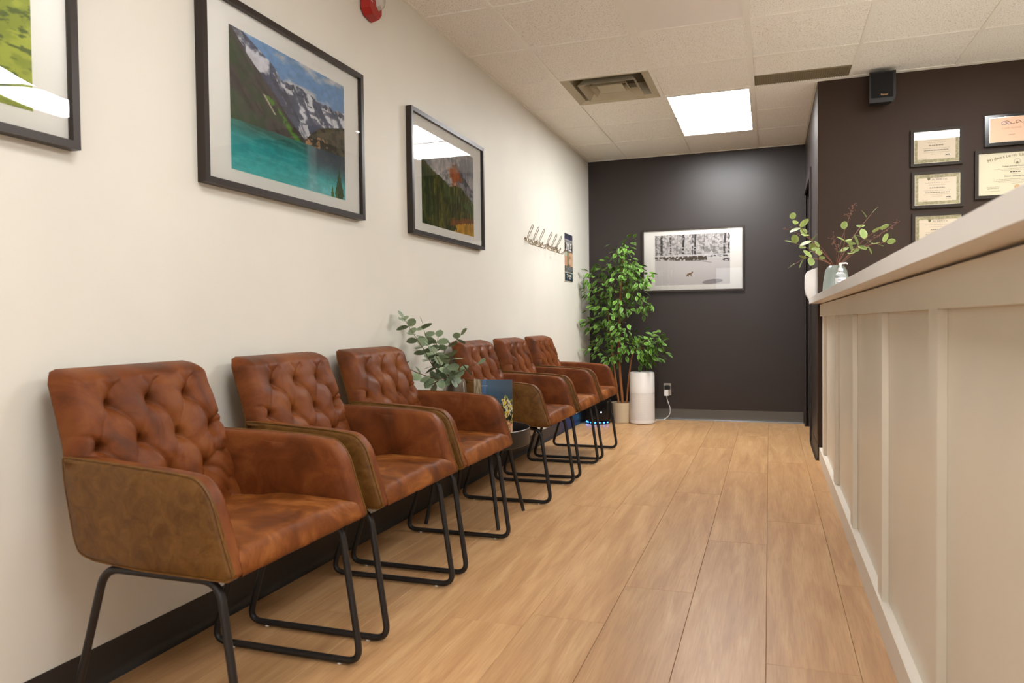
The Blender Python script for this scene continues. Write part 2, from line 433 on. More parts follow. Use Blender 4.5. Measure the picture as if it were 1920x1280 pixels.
for s in (-1, 1): box(bm, s*a-.002, s*a+.002, -a, a, .014, .1); box(bm, -a+.002, a-.002, s*a-.002, s*a+.002, .014, .1)
fin('plenum_box', bm, mat('dark_duct', (88, 78, 60), .7), vent)

# ------------------------------------------------------------------ reception desk
desk = empty('reception_desk', (2.045, 2.2, 0)); tag(desk, 'greige board and batten reception desk front running along the right side', 'desk')
Y0d, Y1d = -1.2, YP-.004
L_ = lambda y: y-2.2
boxo('front_panel', (0, .03, L_(Y0d), L_(Y1d), 0, 1.055), M['desk'], desk)
boxo('top_rail', (-.02, -.0003, L_(Y0d), L_(Y1d), .976, 1.055), M['desk'], desk, .002)
boxo('base_board', (-.026, -.0003, L_(Y0d), L_(Y1d), 0, .09), mat('white_base_trim', (226, 218, 206), .4), desk, .003)
for yc in (1.765, 2.555, 3.40, 4.27, 5.16, .93, .1, -.73):
    boxo('batten', (-.019, -.0004, L_(yc-.045), L_(yc+.045), .0902, .9758), M['desk'], desk, .0025)
ct = boxo('countertop', (1.957, 2.42, Y0d, YP-.003, 1.0615, 1.099), M['counter'], None, .003, seg=3)
tag(ct, 'long white countertop along the top of the reception desk', 'countertop')
boxo('desk_body', (.031, .33, L_(Y0d), L_(Y1d), 0.02, 1.055), M['desk'], desk)
boxo('shadow_line', (.004, .32, L_(Y0d+.01), L_(Y1d-.01), 1.0551, 1.0612), M['black'], desk)

# ------------------------------------------------------------------ armchairs
def build_chair(rot, yc, label, grp, src=None):
    e = empty('armchair', (.35, yc, 0), rot); tag(e, label, 'armchair', grp)
    return e
HWF, HWB = .283, .262
def rrect_outline():
    pts = [(-.225, .655), (-.10, .652), (.10, .642), (.188, .632), (.224, .592), (.262, .47), (.278, .424), (.264, .412), (.0, .414), (-.14, .418), (-.182, .432), (-.196, .47), (-.222, .60)]
    rad = [.012, .2, .2, .05, .045, .1, .012, .02, .2, .2, .03, .03, .1]
    P_ = [Vector((x, 0, z)) for x, z in pts]; out = []
    n = len(P_)
    for i, p in enumerate(P_):
        a, b = P_[i-1], P_[(i+1) % n]; da, db = a-p, b-p; r = rad[i]
        rr = min(r, da.length*.45, db.length*.45); p0 = p+da.normalized()*rr; p1 = p+db.normalized()*rr
        for k in range(5): t = k/4; out.append(p0*(1-t)**2+p*2*t*(1-t)+p1*t*t)
    return out
def yout(x): # half width of the shell at local x
    t = max(0, min(1, (x+.23)/.30)); return HWB+(HWF-HWB)*(t*t*(3-2*t))
def arm_mesh(side):
    ol = rrect_outline(); n = len(ol); th = .05; bm = bmesh.new()
    cen = Vector((.02, 0, .53))
    prof = [(0, .012), (.002, .006), (.006, .0015), (.012, 0), (th/2, 0), (th-.012, 0), (th-.005, .003), (th-.001, .010), (th, .02)]
    rings = []
    # inward normals
    nor = []
    for i in range(n):
        t = ol[(i+1) % n]-ol[i-1]; nv = Vector((t.z, 0, -t.x)).normalized()
        if nv.dot(cen-ol[i]) < 0: nv = -nv
        nor.append(nv)
    for d, ins in prof:
        r = []
        for i, p in enumerate(ol):
            q = p+nor[i]*ins; y = yout(q.x)-d
            # slight softness of the padded panels
            r.append(bm.verts.new((q.x, side*y, q.z)))
        rings.append(r)
    for a, b in zip(rings, rings[1:]):
        for i in range(n): bm.faces.new((a[i], a[(i+1) % n], b[(i+1) % n], b[i]))
    for ri, out in ((rings[0], 1), (rings[-1], -1)):
        b2 = [Vector((v.co.x, v.co.z)) for v in ri]; pts2 = list(b2)
        for ix in range(-12, 16):
            for iz in range(20, 34):
                q = Vector((ix*.02+.007, iz*.02+.003)); ins_ = False; dm = 9
                for i in range(n):
                    a, c = b2[i], b2[(i+1) % n]
                    if (a.y > q.y) != (c.y > q.y) and q.x < (c.x-a.x)*(q.y-a.y)/(c.y-a.y)+a.x: ins_ = not ins_
                    dm = min(dm, (a-q).length)
                if ins_ and dm > .012: pts2.append(q)
        ov, oe, of = mgeo.delaunay_2d_cdt(pts2, [(i, (i+1) % n) for i in range(n)], [], 1, 1e-6)[:3]
        key = {(round(v.co.x, 5), round(v.co.z, 5)): v for v in ri}; vv = []
        for q in ov:
            v = key.get((round(q.x, 5), round(q.y, 5)))
            if v is None:
                dm = min((a-Vector(q)).length for a in b2); k_ = min(1, dm/.09)
                bul = .007*(1-(1-k_)**2)*out + .0020*min(1, dm/.04)*mnoise.noise(Vector((q.x*13, out*3+side, q.y*13)))
                v = bm.verts.new((q.x, side*(yout(q.x)-(0 if out > 0 else th)+bul), q.y))
            vv.append(v)
        for f in of:
            if len(set(f)) == 3:
                try: bm.faces.new([vv[i] for i in f])
                except ValueError: pass
    bmesh.ops.recalc_face_normals(bm, faces=bm.faces)
    for f in bm.faces:
        c = f.calc_center_median(); f.smooth = True
        f.material_index = 0 if abs(c.y) > yout(c.x)-.011 else 1
    return bm, rings
def back_w(z): # half width of the backrest
    t = max(0, min(1, (z-.60)/.10)); t = t*t*(3-2*t)
    a = .255+(.243-.255)*t
    return a-.006*max(0, (z-.7)/.155)
def back_x(z): return -.155-(z-.42)*.335     # rear plane, local x
def make_chair_parts(e):
    # tufted backrest
    nu, nv = 110, 90
    z0, z1 = .44, .858
    rows = [(.765, (-.135, -.005, .125)), (.665, (-.195, -.07, .06, .185)), (.565, (-.13, 0, .125))]
    tufts = [(y, z) for z, ys_ in rows for y in ys_]
    creases = []
    for z, ys_ in rows[:-1]:
        nz, ny = rows[rows.index((z, ys_))+1]
        for a_ in ys_:
            for b2 in ny:
                if abs(a_-b2) < .08: creases.append(((a_, z), (b2, nz), 1.0 if b2 > a_ else .28))
    for y in rows[2][1]:
        for d in (-.06, .06): creases.append(((y, .565), (y+d, .47), .8))
    for y in rows[0][1]:
        creases.append(((y, .765), (y+.045, .82), .55)); creases.append(((y, .765), (y-.01, .825), .3))
    creases += [((-.195, .665), (-.245, .70), .8), ((.185, .665), (.235, .705), .8), ((.185, .665), (.24, .675), .7), ((-.195, .665), (-.24, .63), .6), ((.125, .565), (.2, .60), .6), ((.125, .565), (.19, .52), .7), ((-.13, .565), (-.21, .53), .6), ((.185, .665), (.17, .60), .6), ((.21, .62), (.215, .52), .5)]
    u = np.linspace(-1, 1, nu); v = np.linspace(0, 1, nv); U, V = np.meshgrid(u, v, indexing='ij')
    Z = z0+(z1-z0)*V
    Wd = np.vectorize(back_w)(Z)
    # round the top corners
    top = np.clip((Z-(z1-.035))/.035, 0, 1); Wd = Wd-.035*(1-np.sqrt(np.clip(1-top**2, 0, 1)))*.8
    Y = U*Wd
    T = .062
    eu = np.clip((1-np.abs(U))*Wd/.032, 0, 1); ev = np.clip((z1-Z)/.034, 0, 1)
    rim = np.sqrt(1-(1-eu)**2)*np.sqrt(1-(1-ev)**2)
    D = np.zeros_like(Y)
    wob = .006*np.vectorize(lambda a, b: mnoise.noise(Vector((a*11, b*11, 3))))(Y, Z)
    for (y, z) in tufts:
        r = np.hypot(Y-y, Z-z); D -= .026*np.exp(-(r/.009)**1.3)+.012*np.exp(-(r/.034)**2)
    for (a_, b2, s) in creases:
        ax, az = a_; bx, bz = b2; L2 = (bx-ax)**2+(bz-az)**2
        t = np.clip(((Y-ax)*(bx-ax)+(Z-az)*(bz-az))/L2, 0, 1)
        bow = .012*np.sin(np.pi*t)*(1 if bx > ax else -1)
        nx, nz_ = -(bz-az)/math.sqrt(L2), (bx-ax)/math.sqrt(L2)
        px_, pz = ax+(bx-ax)*t+nx*bow, az+(bz-az)*t+nz_*bow
        r = np.hypot(Y-px_, Z-pz)+wob*.15
        fade = 1-.45*np.sin(np.pi*t)
        D -= s*fade*(.0135*np.exp(-(np.abs(r)/.0038)**1.3)+.004*np.exp(-(r/.013)**2))
    D += .0035*np.vectorize(lambda a, b: mnoise.noise(Vector((a*18, b*26, 9))))(Y, Z)
    D += .003*np.vectorize(lambda a, b: mnoise.noise(Vector((a*45+b*30, b*30, 19))))(Y, Z)*np.exp(-((Z-.53)/.09)**2)
    puff = .012*np.sin(np.pi*np.clip((Z-.42)/(.46), 0, 1))
    D = np.maximum(D, -.046)
    X = -.155-(Z-.42)*.335 + .004 + (T+puff+D)*rim
    X = np.maximum(X, -.155-(Z-.42)*.335+.003)
    P_ = np.stack([X, Y, Z], -1)
    grid_mesh('backrest', P_, M['lea_in'], e)
    # rear shell of the back
    bm = bmesh.new(); secs = []
    for q in range(15):
        z = .43+(.852-.43)*q/14; wd = back_w(z)-.002
        tt = max(0, (z-(.858-.035))/.035); wd -= .028*(1-math.sqrt(max(0, 1-tt*tt)))
        xb = back_x(z); n_ = 12; r = []
        for k in range(n_+1):
            y = -wd+2*wd*k/n_; edge = max(0, 1-(wd-abs(y))/.03)
            r.append(bm.verts.new((xb-.014+.012*edge*edge, y, z)))
        for k in range(n_, -1, -1):
            y = -wd+2*wd*k/n_; r.append(bm.verts.new((xb+.004, y, z)))
        secs.append(r)
    for a_, b2 in zip(secs, secs[1:]):
        for k in range(len(a_)): bm.faces.new((a_[k], a_[(k+1) % len(a_)], b2[(k+1) % len(a_)], b2[k]))
    bm.faces.new(secs[0]); bm.faces.new(secs[-1])
    fin('back_shell', bm, M['lea_out'], e, True, ang=50)
    # seat
    nu, nv = 60, 60
    U, V = np.meshgrid(np.linspace(0, 1, nu), np.linspace(0, 1, nv), indexing='ij')
    # V runs from rear to the front edge, then round under it
    L1 = .80
    X = np.where(V < L1, -.13+(.252+.13)*(V/L1), 0); Zt = np.full_like(V, .472)
    t = np.clip((V-L1)/(1-L1), 0, 1)
    tt_ = [0, .2, .4, .6, .8, .92, 1]
    X = np.where(V < L1, X, np.interp(t, tt_, [.252, .262, .2685, .274, .2775, .274, .258]))
    Zt = np.where(V < L1, Zt, np.interp(t, tt_, [.472, .468, .458, .443, .427, .416, .4115]))
    hw = np.where(V < .2, .228, .236+.012*np.clip((V-.7)/.15, 0, 1))
    Y = (U*2-1)*hw
    crown = .010*np.sin(np.pi*U)*np.clip(V*2, 0, 1)*(1-t)+.006*np.sin(np.pi*np.clip(V/L1, 0, 1))
    wr = np.vectorize(lambda a, b: mnoise.noise(Vector((a*9+b*7, b*16, 2)))*.006+mnoise.noise(Vector((a*26, b*40, 5)))*.0028)(X, Y)
    ee = np.clip(np.minimum(U, 1-U)/.06, 0, 1)
    Zt = Zt+(crown+wr*(1-.75*t))-.008*(1-ee)**2*(1-t)
    P_ = np.stack([X, Y, Zt], -1)
    seat = grid_mesh('seat', P_, M['lea_seat'], e)
    b2 = boxo('seat_base', (-.13, .25, -.2325, .2325, .407, .446), M['lea_out'], seat, .006)
    # arms
    for s in (-1, 1):
        bm, rings = arm_mesh(s); pts = [v.co.copy() for v in rings[2]]
        me = bpy.data.meshes.new('armrest'); bm.to_mesh(me); bm.free()
        ao = link('armrest', me, [M['lea_out'], M['lea_in']], e)
        bm = bmesh.new(); tube(bm, [p+Vector((0, s*.001, 0)) for p in pts], .0028, 6, closed=True); fin('piping', bm, M['lea_out'], ao, True)
    # sled frames
    for s in (-1, 1):
        y = s*.245
        loop = round_path([(-.115, y, .3985), (.212, y, .3985), (.268, y, .0125), (-.235, y, .0125)], .048, True, 7)
        # bend radii at the top are tighter
        bm = bmesh.new(); tube(bm, loop, .0098, 12, closed=True)
        fr = fin('sled_leg', bm, M['metal_blk'], e, True)
        for x in (.20, -.165):
            bm = bmesh.new(); lathe(bm, [(0, 0), (.007, 0), (.008, .002), (.006, .005), (0, .005)], 12, x, y, 0); fin('glide', bm, M['clear'], fr, True)
    bm = bmesh.new()
    for x in (-.06, .15): tube(bm, [(x, -.236, .3975), (x, .236, .3975)], .0085, 10)
    fin('cross_bar', bm, M['metal_blk'], e, True)

G = 'brown leather armchairs along the left wall'
chairs = [(1.565, .0, 'brown tufted leather armchair nearest the viewer, below the lake picture'),
          (2.215, .0, 'second brown tufted leather armchair from the viewer, right behind the nearest one'),
          (2.835, .0, 'third brown tufted armchair, on the near side of the small black tray table'),
          (3.985, .0, 'brown tufted armchair just beyond the black tray table and the eucalyptus'),
          (4.64, .0, 'brown tufted armchair between the one past the tray table and the last of the row'),
          (5.285, .0, 'last brown tufted armchair of the row, next to the potted tree')]
first = build_chair(chairs[0][1], chairs[0][0], chairs[0][2], G); make_chair_parts(first)
def dup(root, loc, rz, label):
    r = root.copy(); col.objects.link(r); r.location = loc; r.rotation_euler = (0, 0, rz); r['label'] = label
    for ch in list(root.children):
        c = ch.copy(); col.objects.link(c); c.parent = r
        for g in ch.children: d = g.copy(); col.objects.link(d); d.parent = c
    return r
for y, rz, lb in chairs[1:]: dup(first, (.35, y, 0), rz, lb)

# ------------------------------------------------------------------ tray table and what stands in it
TX, TY = .33, 3.40
tb = empty('tray_table', (TX, TY, 0)); tag(tb, 'low round black metal tray table between the third and fourth armchairs', 'side table')
bm = bmesh.new(); lathe(bm, [(0, .366), (.262, .366), (.27, .37), (.272, .376), (.272, .443), (.2705, .445), (.268, .445), (.267, .443), (.267, .374), (0, .374)], 64)
fin('tray', bm, M['metal_blk'], tb, True)
bm = bmesh.new(); pr_ = [(.2725*math.cos(a*math.pi/36)-.0025*math.cos(a*math.pi/36), .27*math.sin(a*math.pi/36), .4455) for a in range(72)]
tube(bm, pr_, .0022, 6, closed=True); fin('rim', bm, mat('pale_rim_metal', (120, 110, 102), .35, .6), tb, True)  # rim tube in a paler grey metal than the black tray
for sx, sy in ((1, 1), (1, -1), (-1, -1), (-1, 1)):
    bm = bmesh.new(); tube(bm, [(sx*.12, sy*.13, .366), (sx*.185, sy*.185, 0.001)], .0115, 12, r1=.0085); fin('leg', bm, M['metal_blk'], tb, True)

# book standing open in the tray
def cover_paint(nu, nv):
    U, V = uvgrid(nu, nv); im = np.ones((nu, nv, 3))*C3((62, 92, 118))
    im = blend(im, sst(.3, 1, U*.7+V*.3)*.75, (44, 54, 66)); im = blend(im, (U < .14)*.55, (92, 116, 160))
    n1 = fbm(U*10, V*12, 4, 3); n2 = fbm(U*24, V*30, 3, 9); n3 = fbm(U*30, V*36, 2, 21)
    bouq = np.clip(1-np.hypot((U-.78)/.42, (V-.40)/.44), 0, 1)
    mk = (bouq+n1*.5-.42) > .12
    im = blend(im, mk*1., (36, 46, 34))
    im = blend(im, mk*sst(.5, .56, n2), (226, 194, 60)); im = blend(im, mk*sst(.55, .6, n3)*(V > .42), (232, 226, 200))
    im = blend(im, mk*sst(.45, .5, n3)*(V < .34), (222, 130, 108)); im = blend(im, mk*sst(.62, .66, n2)*(V < .42), (240, 200, 180))
    im = blend(im, mk*(n1 < .36), (20, 24, 24)); im = blend(im, mk*sst(.6, .63, n1)*(V > .5), (120, 140, 70))
    im = blend(im, (V < .1)*1., (40, 52, 104)); return im
bk = empty('book', (.42, 3.36, .3836), 0); tag(bk, 'blue book with a floral cover standing upright in the black tray table', 'book')
def sheet(name, a, b2, h, th, paint, parent, m=M['printg'], z0=0, n=70):
    A, B = Vector((*a, 0)), Vector((*b2, 0)); d = (B-A); nn = Vector((d.y, -d.x, 0)).normalized()
    U, V = uvgrid(n, n); P_ = np.zeros((n, n, 3))
    for k in range(3): P_[..., k] = A[k]+d[k]*U+nn[k]*th
    P_[..., 2] = z0+h*V
    o = grid_mesh(name, P_, m, parent, False, colors=paint(n, n)); return o
# cover faces the camera (-y side), spine on the left
sa, sb = (-.035, .0), (.11, .03)
pg = mat('page_paper', (222, 214, 198), .8)
bm = bmesh.new()
def slab2(bm, a, b2, th, h, z0=0):
    A, B = Vector((*a, 0)), Vector((*b2, 0)); nn = Vector(((B-A).y, -(B-A).x, 0)).normalized()*th
    vs = [bm.verts.new(p+Vector((0, 0, z))) for z in (z0, h) for p in (A, B, B-nn, A-nn)]
    for f in ((0, 1, 2, 3), (4, 7, 6, 5), (0, 4, 5, 1), (1, 5, 6, 2), (2, 6, 7, 3), (3, 7, 4, 0)): bm.faces.new([vs[i] for i in f])
slab2(bm, sa, sb, .003, .30); slab2(bm, (-.088, .030), (-.036, .001), .003, .30)
fin('cover', bm, mat('blue_board', (62, 84, 110), .4), bk)
sheet('cover_print', sa, sb, .30, .0006, cover_paint, bk)
text_obj('BOTANICS', 'lettering', .006, mat('pale_ink', (190, 200, 215), .5), bk, (-.022, .0013, .27), (math.pi/2, 0, math.atan2(.03, .145)))
bm = bmesh.new()
for k in range(9):
    t = k/8; slab2(bm, (-.033+.002*t, .006+.004*t), (.10-.02*t+.01*rnd.random(), .038+.04*t*.9), .0008, .29+.004*rnd.random(), .004)
pgo = fin('pages', bm, pg, bk)
def leafpaint(nu, nv):
    U, V = uvgrid(nu, nv); im = np.ones((nu, nv, 3))*C3((170, 146, 110)); return blend(im, sst(.45, .6, fbm(U*8, V*14, 4, 2)), (222, 206, 176))*1.0
sheet('spine_print', (-.0885, .0295), (-.037, .001), .30, .0006, leafpaint, bk, n=24)

def magpaint(nu, nv):
    U, V = uvgrid(nu, nv); n1 = fbm(U*12, V*12, 4, 5); n2 = fbm(U*16, V*10, 3, 8)
    im = np.ones((nu, nv, 3))*C3((24, 22, 22)); im = blend(im, sst(.52, .56, n1), (70, 120, 60)); im = blend(im, sst(.56, .6, n2), (206, 70, 62))
    im = blend(im, sst(.6, .63, fbm(U*20, V*20, 3, 11)), (206, 196, 130)); im = blend(im, ((V > .12) & (V < .2))*.9, (220, 90, 90)); return im
mg = empty('magazine', (.438, 3.402, .3747), 1.45); tag(mg, 'dark magazine with red and green cover lying flat in the black tray', 'magazine')
boxo('pages', (-.09, .09, -.12, .12, 0, .008), pg, mg)
U, V = uvgrid(70, 90); P_ = np.stack([-.091+.182*U, -.121+.242*V, np.full_like(U, .0086)], -1); grid_mesh('cover', P_, M['printg'], mg, False, colors=magpaint(70, 90))

# ------------------------------------------------------------------ foliage
def m_leaf(name, a, b2, rough=.45):
    m = m_vcol(name, rough); nt, N, L, b = nodes(m)
    oi = N.new('ShaderNodeObjectInfo'); mr = N.new('ShaderNodeMapRange'); L.new(oi.outputs['Random'], mr.inputs[0]); mr.inputs[3].default_value = a; mr.inputs[4].default_value = b2
    hs = N.new('ShaderNodeHueSaturation'); L.new(mr.outputs[0], hs.inputs['Value'])
    src = [n for n in N if n.type == 'VERTEX_COLOR'][0]; L.new(src.outputs[0], hs.inputs['Color']); L.new(hs.outputs[0], b.inputs['Base Color'])
    b.inputs['Specular IOR Level'].default_value = .25; return m
M['leaf_f'] = m_leaf('variegated_leaf', .6, 1.25); M['leaf_e'] = m_leaf('dusty_eucalyptus_leaf', .75, 1.2, .55)
M['leaf_r'] = m_leaf('bright_eucalyptus_leaf', .75, 1.2, .5)
def leaf_mesh(name, L, W, ca, cb, m, rnd_=False, fold=.18, n=6):
    vs, fs, cs = [], [], []
    for i in range(n+1):
        t = i/n; x = L*t
        wd = W/2*(math.sin(math.pi*min(1, t*1.0))**(.55 if rnd_ else .85))*(1 if rnd_ else (1.15-.45*t))
        if i in (0, n): wd = .0004
        zc = -L*.10*t*t
        for y, k in ((-wd, 1), (-wd*.55, 0), (0, 0), (wd*.55, 0), (wd, 1)):
            vs.append((x, y, zc+abs(y)*fold)); cs.append(cb if k else ca)
    for i in range(n):
        for j in range(4): fs.append((i*5+j, (i+1)*5+j, (i+1)*5+j+1, i*5+j+1))
    me = bpy.data.meshes.new(name); me.from_pydata(vs, [], fs); me.polygons.foreach_set('use_smooth', [True]*len(fs))
    c = me.color_attributes.new('Col', 'FLOAT_COLOR', 'POINT')
    for i, q in enumerate(cs): c.data[i].color = (*lin(q), 1)
    me.materials.append(m); return me
def place_leaf(me, p, d, parent, scale=1, rl=0, name='leaf'):
    o = bpy.data.objects.new(name, me); col.objects.link(o); o.parent = parent
    d = Vector(d).normalized(); q = d.to_track_quat('X', 'Z')
    o.rotation_mode = 'QUATERNION'; o.rotation_quaternion = q @ Matrix.Rotation(rl, 3, 'X').to_quaternion()
    o.location = p; o.scale = (scale,)*3; return o

# ficus tree
FX, FY = .375, 7.02
fic = empty('potted_ficus', (FX, FY, 0)); tag(fic, 'tall artificial ficus tree with variegated green leaves in a beige pot', 'tree')
bm = bmesh.new(); lathe(bm, [(0, .001), (.086, .001), (.09, .004), (.1, .188), (.1, .192), (.093, .192), (.092, .16), (0, .16)], 48)
pot = fin('pot', bm, mat('beige_ceramic', (196, 178, 148), .5), fic, True)
bm = bmesh.new(); lathe(bm, [(0, .172), (.091, .165)], 30); fin('soil', bm, mat('dark_moss', (34, 28, 20), .9), fic)
m_bark = mat('tan_bark', (156, 98, 52), .6)
def trunk(pts, r, r1):
    bm = bmesh.new(); tube(bm, smoothpath([(x-FX, y-FY, z) for x, y, z in pts]), r, 8, r1=r1); return fin('trunk', bm, m_bark, fic, True)
trunk([(.385, 7.02, .165), (.352, 7.02, .666), (.368, 7.02, 1.172), (.397, 7.02, 1.574)], .014, .006)
trunk([(.352, 7.0, .165), (.311, 7.0, .515), (.282, 7.0, .768), (.254, 6.98, 1.072)], .009, .004)
trunk([(.425, 6.99, .165), (.453, 7.0, .466), (.495, 7.0, .667), (.59, 6.99, .71)], .009, .004)
cl = [(.382, 1.599), (.305, 1.476), (.507, 1.444), (.175, 1.405), (.631, 1.365), (.09, 1.254), (.252, 1.276), (.405, 1.272), (.556, 1.243), (.147, 1.10), (.301, 1.072), (.454, 1.094), (.60, 1.107), (.104, .93), (.377, .944), (.196, .844), (.35, .808), (.154, .707), (.324, .691), (.502, .817), (.451, .707), (.602, .757), (.705, .80), (.61, .657), (.69, .667), (.586, .60), (.298, .625), (.433, 1.66), (.69, .726), (.085, 1.383), (.2, 1.18), (.35, 1.38), (.45, 1.5), (.36, 1.18), (.5, 1.36), (.57, .70), (.4, .87), (.24, 1.0)]
bm = bmesh.new(); lf = leaf_mesh('leaf', .072, .036, (84, 134, 40), (176, 196, 126), M['leaf_f'])
stuff_bm = bmesh.new(); lays = None
cnt = 0; leaves = []
for (x, z) in cl:
    y = FY+rnd.uniform(-.12, .08) if x > .16 else FY-.05
    c0 = Vector((x, y, z)); tz = max(.5, z-.18)
    t0 = Vector((.36+(.02 if z > 1 else 0), FY, tz)) if x < .52 or z > 1 else Vector((.48, FY-.01, .66))
    tube(bm, smoothpath([t0-Vector((FX, FY, 0)), (t0+c0)/2+Vector((0, 0, .04))-Vector((FX, FY, 0)), c0-Vector((FX, FY, 0))], 3), .0032, 5, r1=.0016)
    out = (c0-Vector((.38, FY, z-.05))); out.z = 0
    for k in range(24):
        off = Vector((rnd.gauss(0, .042), rnd.gauss(0, .05), rnd.gauss(0, .042)))
        d = off.normalized()*.8+out.normalized()*.4+Vector((rnd.uniform(-.5, .5), -.35+rnd.uniform(-.4, .4), -.55+rnd.uniform(-.4, .5)))
        p = c0+off
        if p.x < .03: p.x = .03+rnd.random()*.03; d.x = abs(d.x)*.3
        if p.y > YW-.08: p.y = YW-.08
        leaves.append((p-Vector((FX, FY, 0)), d, rnd.uniform(.75, 1.15), rnd.uniform(-.8, .8)))
fin('twigs', bm, mat('twig_bark', (92, 66, 44), .7), fic, True)['kind'] = 'stuff'
leaves.sort(key=lambda q: q[0].y)
for p, d, s, rl in leaves[:300]: place_leaf(lf, p, d, fic, s, rl)
# the leaves behind are one joined part
src_v = np.array([v.co[:] for v in lf.vertices]); src_f = [tuple(p.vertices) for p in lf.polygons]
cols = np.zeros(len(lf.vertices)*4); lf.color_attributes['Col'].data.foreach_get('color', cols)
V_, F_, K_ = [], [], []
for p, d, s, rl in leaves[300:]:
    q = (Vector(d).normalized().to_track_quat('X', 'Z') @ Matrix.Rotation(rl, 3, 'X').to_quaternion()).to_matrix()
    b0 = len(V_); V_ += [tuple(q @ Vector(v)*s+p) for v in src_v]; F_ += [tuple(i+b0 for i in f) for f in src_f]
    K_.append(cols.reshape(-1, 4)*np.array([1, 1, 1, 1])*rnd.uniform(.6, 1.1))
me = bpy.data.meshes.new('rear_leaves'); me.from_pydata(V_, [], F_); me.polygons.foreach_set('use_smooth', [True]*len(F_))
ca = me.color_attributes.new('Col', 'FLOAT_COLOR', 'POINT'); ca.data.foreach_set('color', np.concatenate(K_).ravel())
link('rear_leaves', me, M['leaf_f'], fic)['kind'] = 'stuff'

# eucalyptus arrangements
def eucalyptus(root, stems, me_leaf, org, step, sz, stem_m, start=.25, rs=.0028, twin=.8, spread=.9):
    for st in stems:
        pts = smoothpath([Vector(p)-Vector(org) for p in st], 6)
        bm = bmesh.new(); tube(bm, pts, rs, 6, r1=.0011); so = fin('stem', bm, stem_m, root, True)
        d = 0; tot = sum((pts[i+1]-pts[i]).length for i in range(len(pts)-1)); nxt = tot*start; side = rnd.uniform(0, 6)
        for i in range(len(pts)-1):
            seg = (pts[i+1]-pts[i]); l = seg.length
            while nxt < d+l:
                p = pts[i]+seg*((nxt-d)/l); t = seg.normalized(); side += 1.57+rnd.uniform(-.3, .3)
                a = t.orthogonal().normalized(); b2 = t.cross(a)
                for sgn in (1, -1):
                    if rnd.random() > twin: continue
                    n = (a*math.cos(side)+b2*math.sin(side))*sgn
                    dd = n*spread+t*.45+Vector((0, -.15, -.1))
                    place_leaf(me_leaf, p, dd, root, sz*rnd.uniform(.75, 1.15), rnd.uniform(-.7, .7))
                nxt += step*rnd.uniform(.8, 1.2)
            d += l
        place_leaf(me_leaf, pts[-1], pts[-1]-pts[-2], root, sz*.85, rnd.uniform(-1, 1))
VO = (.25, 3.36, .3745)
ea = empty('eucalyptus_vase', VO); tag(ea, 'dark taupe vase of dusty green eucalyptus standing in the black tray table', 'vase')
bm = bmesh.new(); lathe(bm, [(0, 0), (.04, 0), (.045, .004), (.05, .12), (.052, .255), (.046, .295), (.040, .31), (.036, .31), (.04, .28), (.044, .15), (.04, .02), (0, .015)], 36)
fin('vase', bm, mat('taupe_glazed_clay', (104, 88, 72), .35), ea, True)
bm = bmesh.new(); tube(bm, smoothpath([(.045, -.02, .30), (.056, -.035, .25), (.058, -.035, .18), (.062, -.04, .12)]), .0013, 5); fin('string', bm, mat('white_string', (225, 220, 210), .8), ea)
le = leaf_mesh('leaf', .056, .050, (126, 142, 110), (142, 158, 126), M['leaf_e'], True, .08)
b0 = (.25, 3.355, .66)
stA = [[b0, (.175, 3.28, .74), (.136, 3.24, .834), (.101, 3.2, .912), (.062, 3.18, .984)],
       [b0, (.168, 3.2, .71), (.109, 3.15, .743), (.08, 3.1, .773), (.053, 3.08, .808)],
       [b0, (.163, 3.3, .741), (.128, 3.3, .858), (.104, 3.3, .949)],
       [b0, (.196, 3.33, .74), (.194, 3.36, .83), (.243, 3.38, .874), (.26, 3.4, .90)],
       [b0, (.296, 3.22, .71), (.373, 3.18, .746), (.449, 3.15, .777)],
       [b0, (.146, 3.38, .736), (.118, 3.42, .841), (.116, 3.45, .889)],
       [b0, (.236, 3.22, .70), (.225, 3.16, .672), (.215, 3.13, .642)],
       [b0, (.282, 3.22, .724), (.31, 3.15, .777), (.335, 3.12, .81)],
       [b0, (.22, 3.26, .75), (.21, 3.22, .80), (.19, 3.2, .84)]]
m_stem = mat('reddish_stem', (112, 78, 54), .6)
eucalyptus(ea, stA, le, VO, .040, 1.0, m_stem, .25, twin=.9)

